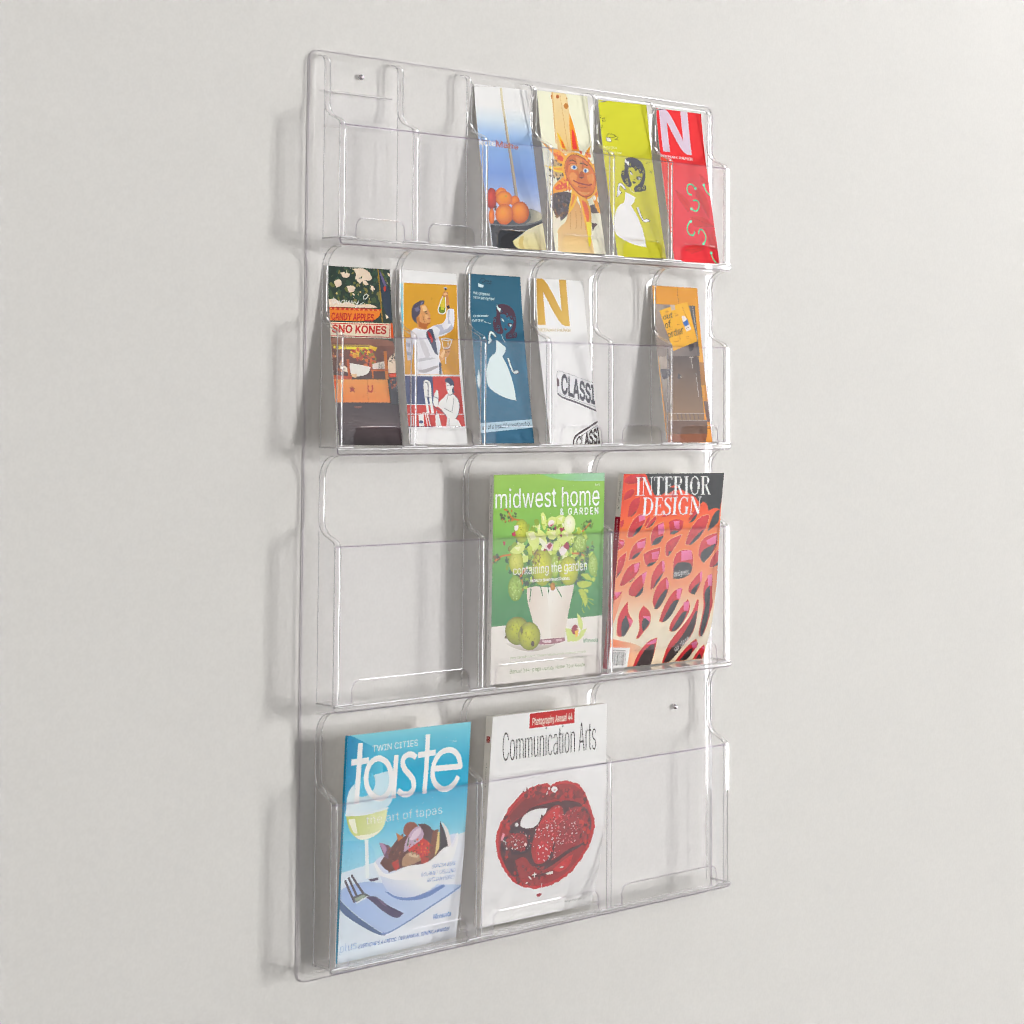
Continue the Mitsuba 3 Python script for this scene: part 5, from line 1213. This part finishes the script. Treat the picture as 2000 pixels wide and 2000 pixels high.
def mottle(rnd, out, g, col):
    """tonal variation inside a printed photograph"""
    if g.area < 14: return
    x0, y0, x1, y1 = g.bounds
    tone = col.at(np.array([[(x0 + x1) / 2, (y0 + y1) / 2]])).mean()
    shapely.prepare(g)
    for _ in range(min(46, int(g.area / 14) + 2)):
        x, y = rnd.uniform(x0, x1), rnd.uniform(y0, y1); r = rnd.uniform(.7, 2.6)
        if not g.contains(shapely.Point(x, y)): continue
        th, e = rnd.uniform(0, 3.14), rnd.uniform(.3, .8)
        P = [(x + r * (math.cos(t) * math.cos(th) - e * math.sin(t) * math.sin(th)), y + r * (math.cos(t) * math.sin(th) + e * math.sin(t) * math.cos(th))) for t in np.linspace(0, 6.283, 10)[:-1]]
        k = 1 + rnd.choice((-1, 1)) * rnd.uniform(.03, .13) * (.4 if tone > .5 else 1)
        d = Polygon(P).intersection(g)
        if not d.is_empty: out.append((d, col * k))
def layers(key, w):
    """[(polygon in mm, colour function of points)] from the back to the front"""
    out = []
    const = lambda c: Ink(srgb(c))
    ramp = lambda c0, c1, a, b: Ink(srgb(c0), srgb(c1), a, b)
    rnd0 = random.Random(sum(map(ord, key))); ph = key in PHOTO
    for l in ART[key]:
        k = l[0]; n0 = len(out)
        if k == 'P': out.append((ok(Polygon(smooth(pairs(l[2]), True))), const(l[1])))
        elif k == 'G':
            a, b = pairs(l[3]); out.append((ok(Polygon(smooth(pairs(l[4]), True))), ramp(l[1], l[2], a, b)))
        elif k == 'S':
            p = smooth(pairs(l[3]), False, 3)
            out.append((LineString(p).buffer(max(l[2], .7) / 2, quad_segs=3, cap_style='flat' if l[2] > 5 else 'round'), const(l[1])))
        elif k == 'V':
            st = sorted([(z / 10, c) for z, c in l[1]])
            st = [(-20, st[0][1])] + st + [(400, st[-1][1])]
            for (z0, c0), (z1, c1) in zip(st[:-1], st[1:]): out.append((box(-20, z0, w + 20, z1), ramp(c0, c1, (0, z0), (0, z1))))
        elif k == 'B':
            cx, cy, ax, ay, bx, by = np.array(l[1]) / 10; c0, c1 = srgb(l[2]), srgb(l[3]); hx, hy = l[4]
            n = 1 if l[2] == l[3] else 12
            for i in range(n):
                s = 1 - i / n; o = (1 - s) * .9
                t = np.linspace(0, 2 * math.pi, 25)[:-1]
                P = np.c_[cx + ax * (s * np.cos(t) + hx * o) + bx * (s * np.sin(t) + hy * o), cy + ay * (s * np.cos(t) + hx * o) + by * (s * np.sin(t) + hy * o)]
                c = c0 + (c1 - c0) * (i / max(n - 1, 1)) ** .7
                out.append((ok(Polygon(P)), Ink(c)))
        elif k == 'R':
            rnd = random.Random(l[1]); cx, cy, ax, ay, bx, by = np.array(l[3]) / 10; sc = .22
            for _ in range(l[2]):
                a, q = rnd.uniform(0, 2 * math.pi), math.sqrt(rnd.random())
                x, y = cx + q * (ax * math.cos(a) + bx * math.sin(a)), cy + q * (ay * math.cos(a) + by * math.sin(a))
                s = rnd.uniform(l[4], l[5]) * sc * .8; e = rnd.uniform(.4, .9); th = rnd.uniform(0, math.pi)
                P = [(x + s * rnd.uniform(.7, 1.2) * (math.cos(t) * math.cos(th) - e * math.sin(t) * math.sin(th)), y + s * rnd.uniform(.7, 1.2) * (math.cos(t) * math.sin(th) + e * math.sin(t) * math.cos(th))) for t in np.linspace(0, 2 * math.pi, 9)[:-1]]
                out.append((ok(Polygon(P)), const(rnd.choice(l[6]))))
        elif k == 'T': out.append((words(l[1], pairs(l[3]), l[4]), const(l[2])))
        elif k == 'L': out.append((roman(l[1], pairs(l[3])), const(l[2])))
        if ph and k in 'PG' and len(out) > n0: mottle(rnd0, out, *out[-1])
        if ph and k == 'B' and l[2] != l[3] and key != 'b1':
            for lay in out[n0:][3::5]: mottle(rnd0, out, *lay)
    return out

def surface(key):
    X0, Z0, rl, w, h, dd, tl = PLACE[key]; g = np.array(DEPTH[key]); nv, nu = g.shape
    g = g + dd + tl * (np.linspace(0, 1, nu) - .5)
    c, s = math.cos(rl), math.sin(rl)
    us, vs = np.linspace(0, w, nu), np.linspace(0, h, nv)
    P = np.array([[[X0 + u * c - v * s, g[i, j], Z0 + u * s + v * c] for j, u in enumerate(us)] for i, v in enumerate(vs)])
    return us, vs, P
def cells(us, vs, P):
    """flat pieces of the sheet: (polygon in mm, affine map to x, depth, z)"""
    for i in range(len(vs) - 1):
        for j in range(len(us) - 1):
            q = [(i, j), (i, j + 1), (i + 1, j + 1), (i + 1, j)]
            for t in ((0, 1, 2), (0, 2, 3)):
                uv = np.array([[us[q[k][1]], vs[q[k][0]]] for k in t]); X = np.array([P[q[k]] for k in t])
                yield Polygon(uv), np.linalg.solve(np.c_[uv, np.ones(3)], X)
def printed(art, us, vs, P, w, h):
    page = box(0, 0, w, h); cover = []
    gs = [shapely.make_valid(g.intersection(page)) for g, _ in art]
    tree = shapely.STRtree(gs)
    for n, g in enumerate(gs):
        if g.is_empty: continue
        above = [gs[k] for k in tree.query(g) if k > n and not gs[k].is_empty]
        vis = shapely.set_precision(g.difference(unary_union(above)) if above else g, .004)
        if not vis.is_empty and vis.area > .003: cover.append((vis, art[n][1]))
    V, F, C, at = [], [], [], 0
    for cell, A in cells(us, vs, P):
        shapely.prepare(cell)
        for g, col in cover:
            if not cell.intersects(g): continue
            pc = g if cell.contains(g) else g.intersection(cell)
            v, f = tri2(pc) if pc.geom_type in ('Polygon', 'MultiPolygon') else tri2(MultiPolygon([x for x in getattr(pc, 'geoms', []) if x.geom_type == 'Polygon']))
            if not len(f): continue
            ar = np.cross(v[f[:, 1]] - v[f[:, 0]], v[f[:, 2]] - v[f[:, 0]])
            e = np.max([np.linalg.norm(v[f[:, a]] - v[f[:, b]], axis=1) for a, b in ((0, 1), (1, 2), (2, 0))], axis=0)
            f = f[np.abs(ar) / np.maximum(e, 1e-9) > .006]
            if not len(f): continue
            V.append(np.c_[v, np.ones(len(v))] @ A); F.append(f + at); C.append(np.c_[np.full(len(v), col.number() + .5), col.t(v)]); at += len(v)
    return world(np.vstack(V)), np.vstack(F), np.vstack(C)
def rich(c):
    y = c @ np.array([.2126, .7152, .0722])
    return np.clip(y[:, None] + (c - y[:, None]) * 1.18, .008, .9) * INK
def facing(v, f):
    n = np.cross(v[f[:, 1]] - v[f[:, 0]], v[f[:, 2]] - v[f[:, 0]])
    b = n[:, 1] > 0; f = f.copy(); f[b] = f[b][:, ::-1]
    return f

def leaflet(name, key, thick, label, category, group, gloss, spine=None):
    root = name; n = 0
    while root + '__front_cover' in scene: n += 1; root = f'{name}_{n:03d}'
    us, vs, P = surface(key); w, h = us[-1], vs[-1]
    v, f, c = printed(layers(key, w), us, vs, P, w, h)
    mat = 'mat_gloss_print' if gloss else 'mat_matte_print'
    scene[root + '__front_cover'] = mikit.ply((v, facing(v, f)), mat, False, uv=c)
    # the pages behind: the sheet's surface set back, closed to a block
    ins = .5 if thick > 3 else .15
    nv, nu = P.shape[:2]
    fr = P.copy(); fr[..., 1] -= .11
    ctr = fr.mean((0, 1)); fr[..., 0] = ctr[0] + (fr[..., 0] - ctr[0]) * (1 - ins / 100); fr[..., 2] = ctr[2] + (fr[..., 2] - ctr[2]) * (1 - ins / 140)
    bkk = fr.copy(); bkk[..., 1] = np.maximum(fr[..., 1] - thick, 4.4); bkk[..., 1] = np.minimum(bkk[..., 1], fr[..., 1] - .2)
    vv = np.vstack([fr.reshape(-1, 3), bkk.reshape(-1, 3)]); N = nu * nv; ff = []
    ix = lambda i, j: i * nu + j
    for i in range(nv - 1):
        for j in range(nu - 1):
            a, b, cc, d = ix(i, j), ix(i, j + 1), ix(i + 1, j + 1), ix(i + 1, j)
            ff += [[a, b, cc], [a, cc, d], [N + a, N + cc, N + b], [N + a, N + d, N + cc]]
    rim = [ix(0, j) for j in range(nu)] + [ix(i, nu - 1) for i in range(1, nv)] + [ix(nv - 1, j) for j in range(nu - 2, -1, -1)] + [ix(i, 0) for i in range(nv - 2, 0, -1)]
    for a, b in zip(rim, rim[1:] + rim[:1]): ff += [[a, N + a, N + b], [a, N + b, b]]
    m = trimesh.Trimesh(world(vv), np.array(ff), process=False); m.fix_normals()
    scene[root + '__page_block'] = mikit.ply(m, 'mat_paper')
    if spine:
        L, R0 = P[:, 0].copy(), P[:, 0].copy()
        R0[:, 1] = np.maximum(L[:, 1] - thick - .3, 4.2)
        SP = np.stack([R0, L], 1); SP[..., 0] -= .25
        tw = thick + .3
        V, F, C = printed(spine(tw, h), np.array([0, tw]), vs, SP, tw, h)
        scene[root + '__spine'] = mikit.ply((V, F), mat, False, uv=C)
    labels[root] = {'label': label, 'category': category, 'group': group}

cst = lambda c: Ink(srgb(c))
def spine_text(text, colour, y0, y1, x0, x1):
    """a line that reads down the spine"""
    return (words(text, [(x1, y1), (x1, y0), (x0, y0), (x0, y1)], ''), cst(colour))
def spine_green(w, h): return [(box(-1, -1, w + 1, h + 1), cst('#E4E2DC')), spine_text('midwest home & garden', '#3A3A3A', h * .72, h * .95, w * .3, w * .62), spine_text('tibetan home  |  three fish  |  louis hill house  |  gardening in small spaces', '#6A6A6A', h * .2, h * .6, w * .35, w * .58)]
def spine_red(w, h): return [(box(-1, -1, w + 1, h + 1), cst('#E9E5DC')), (box(-1, -1, w + 1, h * .78), cst('#9E1736')), spine_text('INTERIOR DESIGN', '#3A3836', h * .82, h * .965, w * .3, w * .62), spine_text('NUMBER 3', '#E8C8CC', h * .66, h * .765, w * .35, w * .6), spine_text('INTERIOR DESIGN', '#D8A8B0', h * .05, h * .3, w * .35, w * .6)]
def spine_white(w, h): return [(box(-1, -1, w + 1, h + 1), cst('#EDEBE4')), (box(w * .25, h * .875, w * .75, h * .905), cst('#9E1A1E')), spine_text('44', '#F0D8D0', h * .88, h * .9, w * .35, w * .65), spine_text('AUGUST', '#8A8880', h * .66, h * .78, w * .38, w * .58), spine_text('PHOTOGRAPHY ANNUAL', '#9A9890', h * .36, h * .62, w * .38, w * .58), spine_text('CA ARTS', '#9A9890', h * .08, h * .17, w * .38, w * .58)]
def spine_blue(w, h): return [(box(-1, -1, w + 1, h + 1), cst('#3E93B4'))]

BG, MG = 'slim brochures standing in the upper pockets', 'magazines standing in the lower pockets'
for key, gl, t in (('b1', 1, 'slim brochure with oranges in a dark bowl under a blue sky'),
                   ('b2', 1, 'slim cream brochure with a smiling orange sun face'),
                   ('b3', 0, 'lime green slim brochure with a drawn girl in a white dress'),
                   ('b4', 0, 'red slim brochure with a large pale letter N and chili peppers'),
                   ('b5', 1, 'slim brochure showing a red food stand under dark trees'),
                   ('b6', 1, 'white slim brochure with a painted chemist on yellow holding a flask'),
                   ('b7', 0, 'teal slim brochure with a drawn girl in a pale dress'),
                   ('b8', 0, 'white slim brochure with a large gold letter N and license plates'),
                   ('b9', 1, 'orange slim brochure showing a machine with a yellow out of order note')):
    leaflet('brochure', key, 1.3, t, 'brochure', BG, gl)
leaflet('magazine', 'mid', 7.5, 'green magazine with flowers and pears in a white vase', 'magazine', MG, 1, spine_green)
leaflet('magazine', 'int', 9.5, 'coral magazine with dark holes across its cover and a barcode', 'magazine', MG, 1, spine_red)
leaflet('magazine', 'taste', 3.6, 'light blue magazine with a bowl of mussels and a fork', 'magazine', MG, 1, spine_blue)
leaflet('magazine', 'comm', 12.0, 'thick white magazine with a glossy red mouth on its cover', 'magazine', MG, 1, spine_white)
